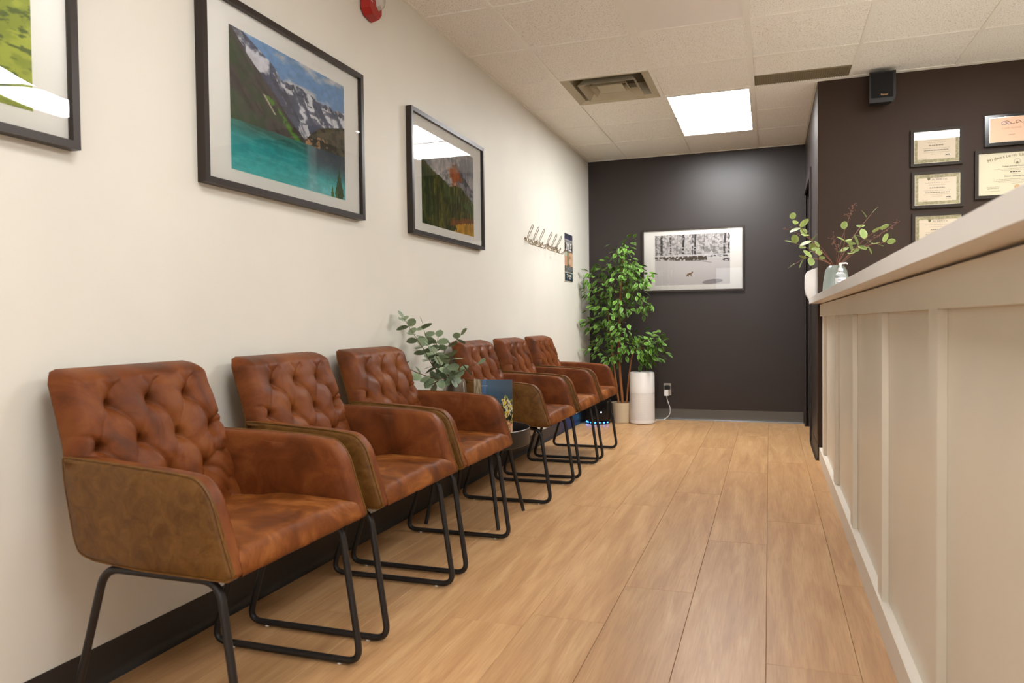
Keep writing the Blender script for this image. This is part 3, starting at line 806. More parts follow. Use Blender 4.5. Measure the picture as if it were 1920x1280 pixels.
# ------------------------------------------------------------------ framed prints
def framed(loc, w_, h_, fw, dep, paint, pu0, pu1, pv0, pv1, axis, label, nu=230, nv=170, glass=M['glass'], name='framed_picture', fm=M['frame'], mt=M['mat'], cat='picture', group=None):
    """local frame: u to the right, v up, n out of the wall. origin: bottom centre at the wall."""
    rz = math.pi/2 if axis == 'left' else 0      # face +x for the left wall, -y for the back
    e = empty(name, loc, rz); tag(e, label, cat, group)
    # local: x = u, -y = out of the wall
    bm = bmesh.new(); W2 = w_/2
    box(bm, -W2, -W2+fw, -dep, 0, 0, h_); box(bm, W2-fw, W2, -dep, 0, 0, h_)
    box(bm, -W2+fw, W2-fw, -dep, 0, 0, fw); box(bm, -W2+fw, W2-fw, -dep, 0, h_-fw, h_)
    bmesh.ops.remove_doubles(bm, verts=bm.verts, dist=1e-6)
    fin('frame', bm, fm, e, False)
    boxo('mat_board', (-W2+fw, W2-fw, -dep*.45, -.001, fw, h_-fw), mt, e)
    U, V = uvgrid(nu, nv)
    P_ = np.stack([pu0+(pu1-pu0)*U, np.full_like(U, -dep*.45-.0006), pv0+(pv1-pv0)*V], -1)
    grid_mesh('print', P_, M['print'], e, False, colors=paint(nu, nv))
    if glass:
        gm = bpy.data.meshes.new('glass'); y_ = -dep*.8; gm.from_pydata([(-W2+fw, y_, fw), (W2-fw, y_, fw), (W2-fw, y_, h_-fw), (-W2+fw, y_, h_-fw)], [], [(0, 1, 2, 3)]); link('glass', gm, glass, e)
    return e

def p_lake(nu, nv):
    U, V = uvgrid(nu, nv); n = fbm(U*6, V*6, 6, 1); nf = fbm(U*26, V*26, 4, 2); nd = fbm((U+V*.6)*18, (V-U*.5)*7, 5, 4)
    im = np.ones((nu, nv, 3))*C3((120, 158, 200)); im = blend(im, sst(.42, .62, fbm(U*4+3, V*7, 5, 7)), (208, 206, 208))
    # far snow massif
    ridge = .80-.10*(U-.45)+.05*(fbm(U*9, U*0+3, 5, 5)-.5)*2
    ms = (V < ridge)*(U > .38)*1.
    im = blend(im, ms, (92, 98, 118)); im = blend(im, ms*sst(.40, .50, nd), (230, 230, 236)); im = blend(im, ms*sst(.5, .56, nf)*(V > ridge-.07), (70, 70, 84)); im = blend(im, ms*sst(.53, .6, fbm(U*11, V*22, 5, 77))*.8, (92, 96, 116))
    # grey mid mountain
    l2 = np.interp(U, [0, .1, .22, .34, .42, .5, .64], [1.05, 1.0, .93, .86, .74, .62, .40])+.03*(n-.5)
    m2 = (V < l2)*1.; im = blend(im, m2, (96, 100, 122)); im = blend(im, m2*sst(.5, .58, nd)*(V > l2-.10), (222, 222, 228)); im = blend(im, m2*sst(.5, .6, fbm(U*30+V*20, V*10, 4, 61))*.5, (70, 74, 92)); im = blend(im, m2*sst(.03, .008, np.abs(U-.36-(.58-V)*.85+.03*(n-.5)))*(V < .6), (222, 214, 214)); im = blend(im, m2*sst(.48, .6, nf)*.5, (60, 62, 72))
    im = blend(im, m2*(V > l2-.16)*(U > .12)*(U < .3)*sst(.45, .55, n), (216, 214, 220))
    # dark green slope
    l1 = np.interp(U, [0, .04, .12, .22, .33, .44, .54, .62], [1.02, .97, .86, .76, .66, .53, .44, .38])+.03*(n-.5)
    m1 = (V < l1)*1.; im = blend(im, m1, (84, 74, 72)); im = blend(im, m1*sst(.46, .6, fbm(U*22+V*16, V*7, 4, 62))*.6, (56, 48, 48)); im = blend(im, m1*sst(.44, .58, n)*(V < l1-.04), (58, 76, 46)); im = blend(im, m1*sst(.5, .62, nd)*.5, (92, 84, 80))
    t = np.abs(U-(.28+(.62-V)*1.0)); im = blend(im, m1*sst(.05, .01, t)*(V < .62)*sst(.35, .5, nf), (92, 142, 44))
    im = blend(im, m1*sst(.012, .004, np.abs(U-(.25+(.62-V)*.75)))*(V < .62)*(V > .5), (196, 184, 168))
    # right forested hill
    l3 = np.interp(U, [.6, .66, .74, .85, 1.0], [.40, .47, .54, .58, .63])+.012*(nf-.5)
    m3 = ((V < l3)*(U > .6))*1.; im = blend(im, m3, (70, 66, 54)); im = blend(im, m3*sst(.48, .56, nf), (96, 88, 68)); im = blend(im, m3*(V < .46)*sst(.48, .56, nf)*(U < .82), (182, 142, 106))
    # lake
    sh = .355+.02*U; lk = (V < sh)*1.; im = blend(im, lk, (34, 150, 152)); im = blend(im, lk*sst(.26, .0, V-.1*(U-.3))*.8, (92, 190, 188)); im = blend(im, lk*sst(.3, .36, V)*(U < .6), (26, 84, 70))
    im = blend(im, lk*sst(.22, .36, V)*(U < .62), (44, 106, 96)); im = blend(im, lk*sst(.5, .6, fbm(U*5, V*40, 3, 8))*.25, (120, 200, 196))
    im = blend(im, lk*sst(.55, .7, U)*sst(.08, .30, V), (64, 76, 82)); im = blend(im, lk*sst(.07, .02, np.abs(U-.66))*.45, (170, 190, 196))
    im = blend(im, lk*sst(.5, .7, U)*sst(.14, 0, V)*.5, (150, 200, 204))
    im = im*(.92+.24*nf[..., None]*1.0)
    # spruces
    for c, h in ((.935, .27), (.86, .10), (.905, .08)):
        wdt = .05*(1-V/h)*(.6+.8*vnoise(V*60, U*0+c*9, 3)); im = blend(im, ((np.abs(U-c) < wdt*h/.27)*(V < h))*1., (64, 84, 44) if h > .2 else (84, 116, 50))
    return im
def p_peak(nu, nv):
    U, V = uvgrid(nu, nv); n = fbm(U*6, V*6, 6, 11); nf = fbm(U*40, V*12, 4, 12); n3 = fbm(U*14, V*14, 5, 13)
    im = np.ones((nu, nv, 3))*C3((186, 180, 178)); im = blend(im, sst(.4, .6, fbm(U*5, V*9, 5, 3)), (150, 150, 156))
    rd = np.interp(U, [0, .3, .55, .65, .75, .9, 1], [.5, .6, .78, .82, .72, .62, .56]); mm = (V < rd+.04*(n-.5))*1.
    im = blend(im, mm, (96, 92, 94)); im = blend(im, mm*sst(.45, .55, n3), (150, 146, 150))
    im = blend(im, sst(.5, .62, fbm(U*4+9, V*7, 5, 17))*(V > .5)*(U < .7)*.9, (212, 206, 202))
    d = np.hypot((U-.62)/.12, (V-.66)/.15); im = blend(im, sst(1.0, .5, d+2.2*(n3-.5))*sst(.3, .6, nf+.2), (186, 108, 64))
    l = np.interp(U, [0, .2, .5, .7, .85, 1], [.72, .62, .52, .56, .50, .40])+.05*(nf-.5); gr = (V < l)*1.
    im = blend(im, gr, (92, 92, 40)); im = blend(im, gr*sst(.4, .6, nf), (52, 60, 26)); im = blend(im, gr*sst(.55, .65, fbm(U*30, V*8, 4, 19))*.6, (140, 122, 52))
    im = blend(im, sst(.3, .0, U)*(V < .62)*sst(.3, .5, n3), (40, 62, 30)); im = blend(im, ((U > .12) & (V < l) & (V > l-.2))*sst(.45, .6, n)*.6, (96, 116, 62))
    tr = sst(.35, .7, vnoise(U*46, V*5, 71))*sst(.25, .6, vnoise(U*90, V*22, 72)); im = blend(im, gr*tr*.55, (146, 134, 60)); im = blend(im, gr*sst(.5, .8, vnoise(U*60, V*6, 73))*.6, (34, 42, 22))
    im = blend(im, ((V < .10+.22*(U-.7)+.06*(nf-.5))*(U > .5+.2*n))*1., (196, 150, 52)); im = blend(im, ((V < .17+.15*(U-.7)+.1*(nf-.5)) & (V > .10+.22*(U-.7)+.06*(nf-.5)) & (U > .42+.2*n))*.7, (150, 84, 48)); return np.clip(im*(.72+.56*nf[..., None]), 0, 1)
def p_meadow(nu, nv):
    U, V = uvgrid(nu, nv); n = fbm(U*9, V*14, 5, 31); n2 = fbm(U*4, V*4, 5, 32)
    im = np.ones((nu, nv, 3))*C3((148, 158, 52)); im = blend(im, sst(.45, .6, n), (176, 184, 66)); im = blend(im, sst(.6, .68, fbm(U*16, V*34, 4, 33)), (92, 106, 40))
    im = blend(im, sst(.58, .64, V+.06*(n-.5)), (72, 96, 36)); im = blend(im, sst(.62, .66, V)*sst(.9, .55, U), (166, 180, 50)); im = blend(im, sst(.70, .76, V-.25*(U-.7)), (48, 78, 66))
    im = blend(im, sst(.8, .86, V+.1*(n2-.5)), (58, 76, 100)); im = blend(im, sst(.93, .96, V+.1*(n2-.5)), (170, 190, 214)); return im
def p_snow(nu, nv):
    U, V = uvgrid(nu, nv); n = fbm(U*40, V*34, 4, 41)
    im = np.ones((nu, nv, 3))*C3((214, 208, 206)); wood = V > .58
    im = blend(im, wood*sst(.5, .62, n)*.75, (112, 106, 104)); im = blend(im, wood*sst(.4, .5, fbm(U*70, V*20, 3, 43))*.35, (160, 154, 152))
    for c, w2, d in ((.02, .012, .3), (.09, .016, .95), (.22, .010, .8), (.385, .015, 1), (.52, .007, .8), (.545, .012, 1), (.93, .014, .9), (.30, .005, .4), (.66, .004, .6), (.80, .005, .3), (.99, .012, .8), (.17, .005, .4)):
        cc = c+.02*(vnoise(V*3, V*0+c*31, 5)-.5); im = blend(im, wood*(np.abs(U-cc) < w2)*sst(.25, .45, vnoise(V*38, U*30+c*7, 3))*d, (44, 38, 38))
    im = blend(im, ((V > .53) & (V < .60))*.85, (226, 222, 222)); im = blend(im, ((V < .57+.02*(n-.5)) & (V > .50+.03*(n-.3)-.03*np.sin(U*3)))*(U < .70)*sst(.38, .5, n+.12*(U-.2)), (70, 56, 40))
    im = blend(im, ((V > .54) & (V < .575))*(U > .7)*sst(.42, .5, n), (70, 66, 66)); im = blend(im, (np.hypot((U-.97)/.07, (V-.48)/.03) < 1)*sst(.36, .46, n), (66, 62, 62))
    im = blend(im, (np.abs(V-(.47-.05*(U-.6)/.2-.0)) < .008)*((U > .55) & (U < .76))*.8, (150, 146, 150))
    im = blend(im, (np.hypot((U-.77)/.135, (V-.055-(U-.77)*.12)/.045) < 1)*1., (152, 144, 146))
    # fox
    fx = (np.hypot((U-.465)/.032, (V-.215-(U-.465)*.35)/.022) < 1) | (np.hypot((U-.503)/.012, (V-.245)/.018) < 1) | ((np.abs(V-(.195+(U-.44)*1.0)) < .022) & (U > .425) & (U < .45))
    fx = fx | ((np.abs(U-.452) < .004) & (V > .165) & (V < .21)) | ((np.abs(U-.49) < .004) & (V > .165) & (V < .21)) | ((np.abs(U-.482) < .003) & (V > .17) & (V < .21))
    im = blend(im, fx*1., (122, 92, 50)); return im

PZ, PH, PWd = 1.413, .63, .985
framed((0.0005, .478+.985/2, PZ), .984, PH, .021, .032, p_meadow, -.35, .375, .07, PH-.075, 'left', 'framed green meadow photograph cut off at the upper left corner', glass=M['glass_wavy'])
framed((0.0005, (1.912+2.892)/2, PZ), .98, PH, .021, .032, p_lake, 2.052-2.402, 2.757-2.402, 1.481-PZ, 1.957-PZ, 'left', 'framed photograph of a turquoise mountain lake above the nearest armchairs', nu=300, nv=220)
framed((0.0005, (3.353+4.345)/2, PZ-.003), .992, PH, .021, .032, p_peak, 3.492-3.849, 4.203-3.849, 1.481-PZ, 1.957-PZ, 'left', 'framed photograph of an orange peak and pine forest, left of the coat hooks', nu=260, nv=190)
framed((1.008, YW-.0005, 1.235), .952, .608, .018, .03, p_snow, -.352, .348, .065, .545, 'back', 'framed snowy woodland photograph with a fox on the dark back wall', nu=300, nv=200)

# certificates on the partition
m_cf = mat('dark_cert_frame', (52, 44, 36), .5, spec=.2)
INK = {'d': mat('dark_ink', (60, 54, 50), .7), 'm': mat('grey_ink', (142, 130, 112), .7), 'l': mat('pale_ink_line', (176, 162, 142), .7), 'g': mat('green_ink', (110, 106, 70), .7), 'o': mat('gold_seal', (206, 170, 120), .5)}
def p_border(nu, nv):
    U, V = uvgrid(nu, nv); im = np.ones((nu, nv, 3))*C3((224, 208, 184)); ed = np.minimum(np.minimum(U, 1-U)*1.4, np.minimum(V, 1-V))
    n = fbm(U*40, V*28, 3, 6); im = blend(im, (ed < .125)*1., (178, 166, 128)); im = blend(im, (ed < .125)*sst(.45, .6, n), (150, 140, 102)); im = blend(im, (ed < .02)*1., (236, 224, 196)); return im
def p_plain(c):
    def f(nu, nv):
        U, V = uvgrid(nu, nv); im = np.ones((nu, nv, 3))*C3(c); return im*(1-.02*fbm(U*6, V*6, 3, 2)[..., None])
    return f
def lines(parent, rows_, y, name='text_line'):
    """rows_: (x_centre, z, width, height, ink): illegible small print as broken ink strokes"""
    bm = {}
    for xc, z, w_, h_, ink in rows_:
        b2 = bm.setdefault(ink, bmesh.new()); x = xc-w_/2
        while x < xc+w_/2:
            l = rnd.uniform(.004, .013)*(1 if h_ < .004 else 1.2); l = min(l, xc+w_/2-x)
            if l > .001: box(b2, x, x+l, y-.0002, y, z-h_/2, z+h_/2)
            x += l+rnd.uniform(.0015, .004)
    for k, b2 in bm.items(): fin(name, b2, INK[k], parent)
def alberta(x, z, w_, h_, label, head=True):
    e = framed((x+w_/2, YP-.0005, z), w_, h_, .018, .02, p_border, -w_/2+.018, w_/2-.018, .018, h_-.018, 'back', label, 90, 70, name='framed_certificate', fm=m_cf, cat='certificate', group=None)
    yy = -.0105; hz = h_
    if head:
        text_obj('ALBERTA', 'lettering', .017, INK['m'], e, (.012, yy, hz*.765), (math.pi/2, 0, 0), .0002, sx=1.25)
        text_obj('UNIVERSITY OF', 'lettering', .007, INK['m'], e, (.012, yy, hz*.82), (math.pi/2, 0, 0), .0002)
        bm = bmesh.new(); vs = [bm.verts.new((-.048+a, yy, hz*.785+b2)) for a, b2 in ((-.008, .010), (.008, .010), (.008, -.001), (0, -.010), (-.008, -.001))]; bm.faces.new(vs); fin('crest', bm, INK['g'], e)
    lines(e, [(0, hz*.68, .14, .0022, 'l'), (0, hz*.62, .10, .0022, 'l'), (0, hz*.545, .085, .0062, 'm'), (0, hz*.47, .15, .0022, 'l'), (0, hz*.415, .14, .005, 'm'), (0, hz*.36, .15, .0022, 'l'), (0, hz*.31, .06, .0022, 'l'), (.065, hz*.28, .028, .005, 'd'), (-.07, hz*.22, .03, .002, 'l'), (.065, hz*.24, .035, .002, 'l')], yy)
    return e
alberta(2.567, 1.930, .295, .237, 'topmost framed university certificate of the left column, with a bright reflection').rotation_euler.x = .0115
alberta(2.572, 1.662, .296, .234, 'middle framed university certificate of the left column on the dark wall')
ce3 = alberta(2.577, 1.394, .297, .236, 'lowest framed university certificate of the left column, partly behind the countertop')
e = framed((2.928+.23, YP-.0005, 1.699), .46, .303, .02, .022, p_plain((226, 216, 188)), -.21, .21, .02, .283, 'back', 'large cream diploma in a dark frame at the right edge, under the metal plaque', 60, 40, name='framed_diploma', fm=m_cf, cat='certificate')
yy = -.0115
word = 'Midwestern University'
for i, ch in enumerate(word):
    if ch == ' ': continue
    t = (i-10)/10*.155; text_obj(ch, 'letter', .027, mat('antique_ink', (120, 98, 62), .7) if i == 0 else bpy.data.materials['antique_ink'], e, (t+.005, yy, .262-(t*t)*1.1), (math.pi/2, -t*-1.6, 0), .0002)
text_obj('College of Dental Medicine-Illinois', 'lettering', .0115, INK['d'], e, (0, yy, .196), (math.pi/2, 0, 0), .0002)
text_obj('Doctor of Dental Medicine', 'lettering', .0125, INK['d'], e, (0, yy, .134), (math.pi/2, 0, 0), .0003)
lines(e, [(0, .18, .25, .002, 'l'), (0, .171, .17, .002, 'l'), (-.01, .160, .055, .006, 'd'), (0, .147, .05, .002, 'l'), (0, .115, .26, .002, 'm'), (0, .106, .25, .002, 'm'), (0, .097, .2, .002, 'l'), (0, .088, .06, .002, 'l'), (-.13, .072, .07, .002, 'm'), (.13, .072, .07, .002, 'm'), (-.13, .062, .06, .004, 'l'), (-.13, .045, .08, .002, 'm'), (.13, .045, .08, .002, 'm')], yy)
bm = bmesh.new(); lathe(bm, [(0, .0), (.016, .0), (.016, .0004), (0, .0004)], 20); s = fin('seal', bm, INK['o'], e); s.rotation_euler = (math.pi/2, 0, 0); s.location = (.0, yy, .065)
bm = bmesh.new(); tube(bm, [(.0165*math.cos(a/12*math.pi), yy, .223+.0165*math.sin(a/12*math.pi)) for a in range(24)], .0008, 4, closed=True)
box(bm, -.005, .005, yy-.0003, yy, .214, .222); box(bm, -.009, .009, yy-.0003, yy, .212, .216); fin('emblem', bm, INK['m'], e)
# plaque
e = empty('metal_plaque', (2.98+.13, YP-.0005, 2.022)); tag(e, 'black wall plaque with a bronze metal plate at the upper right edge', 'plaque')
boxo('board', (-.13, .13, -.022, 0, 0, .192), mat('black_lacquer', (24, 20, 18), .15), e, .006)
boxo('border_plate', (-.106, .106, -.0232, -.0221, .021, .176), mat('silver_edge', (235, 225, 215), .12, 1), e)
boxo('plate', (-.102, .102, -.0245, -.0233, .025, .172), mat('bronze_plate', (206, 168, 140), .45, .25), e)
def wave(pts, m): 
    bm = bmesh.new(); tube(bm, smoothpath([(a, -.0252, b2) for a, b2 in pts], 5), .0016, 5); fin('emblem', bm, m, e, True)
wave([(-.01, .138), (-.02, .128), (-.033, .128), (-.04, .136), (-.035, .146), (-.024, .147), (-.012, .137), (.0, .129), (.01, .131)], mat('blue_enamel', (110, 120, 160), .3))
wave([(-.02, .148), (-.01, .150), (.002, .143), (.012, .133), (.022, .130), (.03, .132)], mat('bronze_enamel', (96, 58, 34), .3))
wave([(.05, .136), (.04, .133), (.036, .141), (.045, .150), (.056, .147), (.066, .136), (.076, .134), (.084, .137)], bpy.data.materials['bronze_enamel'])
text_obj('CLEAR ALIGNER', 'lettering', .0145, mat('etched', (166, 130, 100), .4, .5), e, (.015, -.0247, .105), (math.pi/2, 0, 0), .0003)
text_obj('PROVIDER', 'lettering', .007, bpy.data.materials['bronze_enamel'], e, (.015, -.0247, .065), (math.pi/2, 0, 0), .0003)
e = framed((2.99+.14, YP-.0005, 1.40), .28, .245, .018, .02, p_plain((236, 228, 214)), -.122, .122, .018, .227, 'back', 'dark framed paper whose corner shows just above the countertop at the right edge', 30, 30, name='framed_certificate', fm=m_cf, cat='certificate')

# wall speaker
sp = empty('wall_speaker', (2.385, YP-.0005, 2.33)); tag(sp, 'small black loudspeaker mounted at the top of the dark partition wall', 'speaker')
bm = bmesh.new()
pf = [(-.075, 0), (.06, 0), (.078, .03), (.078, .195), (-.075, .195)]
a_ = [bm.verts.new((x, -.145, z)) for x, z in pf]; b2 = [bm.verts.new((x*.85, -.03, z*.9+.01)) for x, z in pf]
bm.faces.new(a_); bm.faces.new(list(reversed(b2)))
for i in range(5): bm.faces.new((a_[i], b2[i], b2[(i+1) % 5], a_[(i+1) % 5]))
fin('cabinet', bm, M['black'], sp, True, .004, 2, 30)
boxo('grille', (-.066, .062, -.150, -.1455, .03, .185), mat('speaker_cloth', (10, 9, 9), .9), sp, .002)
boxo('bracket', (-.02, .02, -.029, 0, .07, .13), M['black'], sp)
text_obj('Pioneer', 'lettering', .0135, mat('orange_logo', (236, 176, 110), .4), sp, (.012, -.151, .047), (math.pi/2, 0, 0), .0004)

# ------------------------------------------------------------------ things on the countertop
CZ = 1.0995
vb = empty('glass_vase', (2.092, 5.0, CZ)); tag(vb, 'pale frosted glass vase of eucalyptus on the far end of the countertop', 'vase')
bm = bmesh.new(); lathe(bm, [(0, 0), (.072, 0), (.078, .004), (.074, .08), (.063, .155), (.050, .178), (.040, .186), (.038, .184), (.048, .175), (.060, .15), (.071, .08), (.073, .01), (0, .008)], 40)
fin('vase', bm, M['vase_glass'], vb, True)
lr = leaf_mesh('leaf', .066, .046, (142, 160, 90), (172, 188, 124), M['leaf_r'], True, .1)
c0 = (2.092, 5.0, 1.27)
stB = [[c0, (2.035, 4.95, 1.34), (1.942, 4.9, 1.439), (1.879, 4.85, 1.517), (1.848, 4.8, 1.561)], [c0, (2.02, 5, 1.33), (1.916, 5, 1.407), (1.845, 5, 1.437)], [c0, (2.02, 4.92, 1.31), (1.924, 4.85, 1.329), (1.847, 4.8, 1.29)],
       [c0, (2.159, 5, 1.406), (2.219, 5, 1.501), (2.292, 5, 1.594)], [c0, (2.199, 5.08, 1.381), (2.295, 5.12, 1.414), (2.392, 5.15, 1.431)], [c0, (2.131, 4.95, 1.403), (2.129, 4.9, 1.494)], [c0, (2.165, 4.9, 1.349), (2.246, 4.85, 1.435), (2.317, 4.85, 1.479)]]
m_st2 = mat('brown_branch', (122, 74, 54), .6)
eucalyptus(vb, stB, lr, (2.092, 5.0, CZ), .060, 1.0, m_st2, .42, .0035, .72)
# fine dry sprigs
bm = bmesh.new(); bb = bmesh.new()
for st in ([c0, (2.0, 5.05, 1.42), (1.90, 5.1, 1.495), (1.79, 5.1, 1.541)], [c0, (2.13, 5.08, 1.449), (2.18, 5.12, 1.60), (2.2, 5.13, 1.667)], [c0, (2.22, 4.95, 1.38), (2.33, 4.9, 1.46), (2.42, 4.9, 1.52)], [c0, (2.09, 4.95, 1.38), (2.07, 4.95, 1.46)]):
    pts = smoothpath([Vector(p)-Vector((2.092, 5.0, CZ)) for p in st], 6); tube(bm, pts, .0014, 5, r1=.0006)
    for p in pts[len(pts)//2:]:
        for k in range(3):
            q = p+Vector((rnd.gauss(0, .012), rnd.gauss(0, .012), rnd.gauss(0, .012)+.006)); tube(bm, [p, q], .0006, 4); bmesh.ops.create_icosphere(bb, subdivisions=1, radius=.0022, matrix=Matrix.Translation(q))
fin('dry_sprig', bm, m_st2, vb)['kind'] = 'stuff'; fin('seed_heads', bb, mat('seed', (150, 110, 96), .7), vb)['kind'] = 'stuff'
# sanitizer
sb_ = empty('sanitizer_bottle', (2.083, 4.6, CZ)); tag(sb_, 'clear pump bottle of hand gel on the countertop in front of the glass vase', 'bottle')
bm = bmesh.new(); lathe(bm, [(0, 0), (.028, 0), (.031, .003), (.031, .098), (.027, .112), (.014, .122), (.013, .128), (0, .128)], 28); fin('bottle', bm, M['bottle'], sb_, True)
bm = bmesh.new(); lathe(bm, [(0, .128), (.015, .128), (.015, .142), (.006, .146), (.006, .163), (.009, .165), (.009, .174), (0, .176)], 20)
tube(bm, round_path([(0, 0, .17), (.03, -.012, .172), (.036, -.014, .166)], .006), .0045, 8, r1=.003); fin('pump', bm, M['white_pl'], sb_, True)
bm = bmesh.new(); n_ = 12; rr = .0316; ra = [[bm.verts.new((rr*math.cos(a), rr*math.sin(a), z)) for z in (.02, .09)] for a in [math.radians(-150+120*k/n_) for k in range(n_+1)]]
for a_, b2 in zip(ra, ra[1:]): bm.faces.new((a_[0], b2[0], b2[1], a_[1]))
lab = fin('sticker', bm, mat('label_paper', (236, 236, 236), .5), sb_, True)
text_obj('GEL', 'lettering', .013, mat('navy_ink', (50, 60, 90), .6), sb_, (-.006, -.0325, .077), (math.pi/2, 0, -.2), .0003)
bm = bmesh.new()
for z, w_ in ((.062, .03), (.055, .034), (.045, .03), (.036, .026)): box(bm, -.008-w_/2, -.008+w_/2, -.0333, -.0329, z-.0016, z+.0016)
fin('text_line', bm, mat('teal_ink', (70, 120, 140), .6), sb_)
# card holder
cd = empty('card_holder', (2.24, 2.95, CZ)); tag(cd, 'white tent card with an orange mark, mostly hidden behind the countertop edge', 'sign')
bm = bmesh.new()
vs = [(-.05, -.012, 0), (.05, -.012, 0), (.05, .02, .152), (-.03, .02, .142)]
f_ = [bm.verts.new(v) for v in vs]; g_ = [bm.verts.new((v[0], v[1]+.003, v[2])) for v in vs]; bm.faces.new(f_); bm.faces.new(list(reversed(g_)))
for i in range(4): bm.faces.new((f_[i], g_[i], g_[(i+1) % 4], f_[(i+1) % 4]))
box(bm, -.05, .05, -.012, .05, 0, .003); fin('card', bm, M['white_pl'], cd)
bm = bmesh.new(); bmesh.ops.create_icosphere(bm, subdivisions=2, radius=.009, matrix=Matrix.Translation((-.027, .0135, .128)) @ Matrix.Diagonal((.8, .15, 1.2, 1))); fin('mark', bm, mat('orange_mark', (222, 160, 104), .6), cd, True)

# wall dispenser on the corridor side of the partition
ds = empty('wall_dispenser', (XR-.0005, YP+.075, 1.075)); tag(ds, 'white plastic dispenser on the dark partition corner beyond the countertop end', 'dispenser')
bm = bmesh.new(); pf = [(0, .0), (-.045, .0), (-.055, .02), (-.072, .05), (-.078, .10), (-.076, .185), (-.066, .205), (-.05, .214), (0, .232)]
a_ = [bm.verts.new((x, -.055, z)) for x, z in pf]; b2 = [bm.verts.new((x, .055, z)) for x, z in pf]; bm.faces.new(a_); bm.faces.new(list(reversed(b2)))
for i in range(len(pf)): j = (i+1) % len(pf); bm.faces.new((a_[i], b2[i], b2[j], a_[j]))
fin('housing', bm, M['white_pl'], ds, True, .004, 2, 40)
boxo('nozzle', (-.05, -.02, -.02, .02, -.008, -.0002), M['white_pl'], ds, .002)

# ------------------------------------------------------------------ left wall: hooks, poster, alarm
hk = empty('coat_rack', (0.0008, 5.68, 1.58)); tag(hk, 'bronze wire coat rack with six looped hooks on the cream wall', 'coat rack')
def rack_hook(y):
    pts = [(.012, y-.008, -.005), (.020, y-.014, .02), (.045, y-.020, .07), (.055, y-.010, .095), (.055, y+.010, .095), (.045, y+.020, .07), (.020, y+.014, .02), (.012, y+.008, -.005)]
    bm = bmesh.new(); tube(bm, smoothpath(pts, 4), .0026, 6)
    pts = [(.012, y-.012, .0), (.026, y-.022, -.035), (.055, y-.024, -.05), (.082, y-.012, -.03), (.088, y, -.015), (.082, y+.012, -.03), (.055, y+.024, -.05), (.026, y+.022, -.035), (.012, y+.012, 0)]
    tube(bm, smoothpath(pts, 4), .0026, 6); fin('hook', bm, M['steel'], hk, True)
for k in range(6): rack_hook(-.41+.145*k+(.07 if k > 2 else 0))
bm = bmesh.new()
for y0, y1 in ((-.45, -.08), (.055, .43)):
    tube(bm, [(.009, y0, 0), (.009, y1, 0)], .0028, 6)
    tube(bm, smoothpath([(.010, y0+(y1-y0)*k/8, -.012+.012*(1 if k % 2 else -1)) for k in range(9)], 4), .0022, 5)
tube(bm, smoothpath([(.009, -.08, 0), (.03, -.03, -.02), (.03, .0, -.02), (.009, .055, 0)], 5), .0022, 5)
for y in (-.44, .43): tube(bm, [(.001, y, .0), (.012, y, 0)], .006, 8)
fin('wire_rail', bm, M['steel'], hk, True)

def p_poster(nu, nv):
    U, V = uvgrid(nu, nv); im = np.ones((nu, nv, 3))*C3((30, 32, 40)); im = blend(im, (V > .93)*1., (46, 50, 60)); im = blend(im, ((V > .88) & (V < .93))*1., (58, 52, 86))
    im = blend(im, ((V > .80) & (V < .875))*((np.floor(U*22) % 2 == 0) | (V > .86) | (V < .815))*.8, (206, 200, 194))
    im = blend(im, ((V > .625) & (V < .635))*1., (200, 180, 160)); ph = (V > .32) & (V < .615)
    n = fbm(U*5, V*8, 4, 3); im = blend(im, ph*1., (150, 140, 110)); im = blend(im, ph*(U < .33)*1., (198, 140, 116)); im = blend(im, ph*(U < .3)*(V > .52), (170, 176, 150)); im = blend(im, ph*((U > .3) & (U < .5))*1., (120, 128, 92))
    im = blend(im, ph*(U > .5)*1., (206, 166, 132)); im = blend(im, ph*(U > .5)*sst(.5, .58, n)*.8, (150, 100, 66)); im = blend(im, ph*(np.hypot((U-.72)/.16, (V-.44)/.05) < 1)*.5, (220, 176, 150)); im = blend(im, ph*(U > .48)*(V < .36)*(U < .62), (60, 44, 34))
    for z in (.30, .275, .25, .225, .20): im = blend(im, (np.abs(V-z) < .006)*(U > .08)*(U < .9 if z > .21 else U < .8), (150, 148, 144))
    im = blend(im, (np.abs(V-.18) < .006)*1., (212, 200, 186)); im = blend(im, (V < .17)*1., (36, 48, 64))
    return im
po = empty('wall_poster', (0.0006, 6.492, 1.32), math.pi/2); tag(po, 'narrow dark poster with white lettering on the cream wall near the corner', 'poster')
boxo('board', (-.142, .142, -.006, 0, 0, .425), mat('board_edge', (226, 220, 212), .6), po)
U, V = uvgrid(80, 160); P_ = np.stack([-.139+.278*U, np.full_like(U, -.0066), .003+.419*V], -1); grid_mesh('print', P_, M['printg'], po, False, colors=p_poster(80, 160))
wi = mat('white_ink', (235, 230, 225), .5)
text_obj('SMILE!', 'lettering', .095, wi, po, (0, -.0072, .302), (math.pi/2, 0, 0), .0003, sx=.78)
text_obj('DENTAL', 'lettering', .03, wi, po, (.03, -.0072, .05), (math.pi/2, 0, 0), .0003)
text_obj('SMILE', 'lettering', .022, wi, po, (.035, -.0072, .028), (math.pi/2, 0, 0), .0003)
text_obj('T', 'lettering', .06, wi, po, (-.055, -.0072, .042), (math.pi/2, 0, 0), .0003)

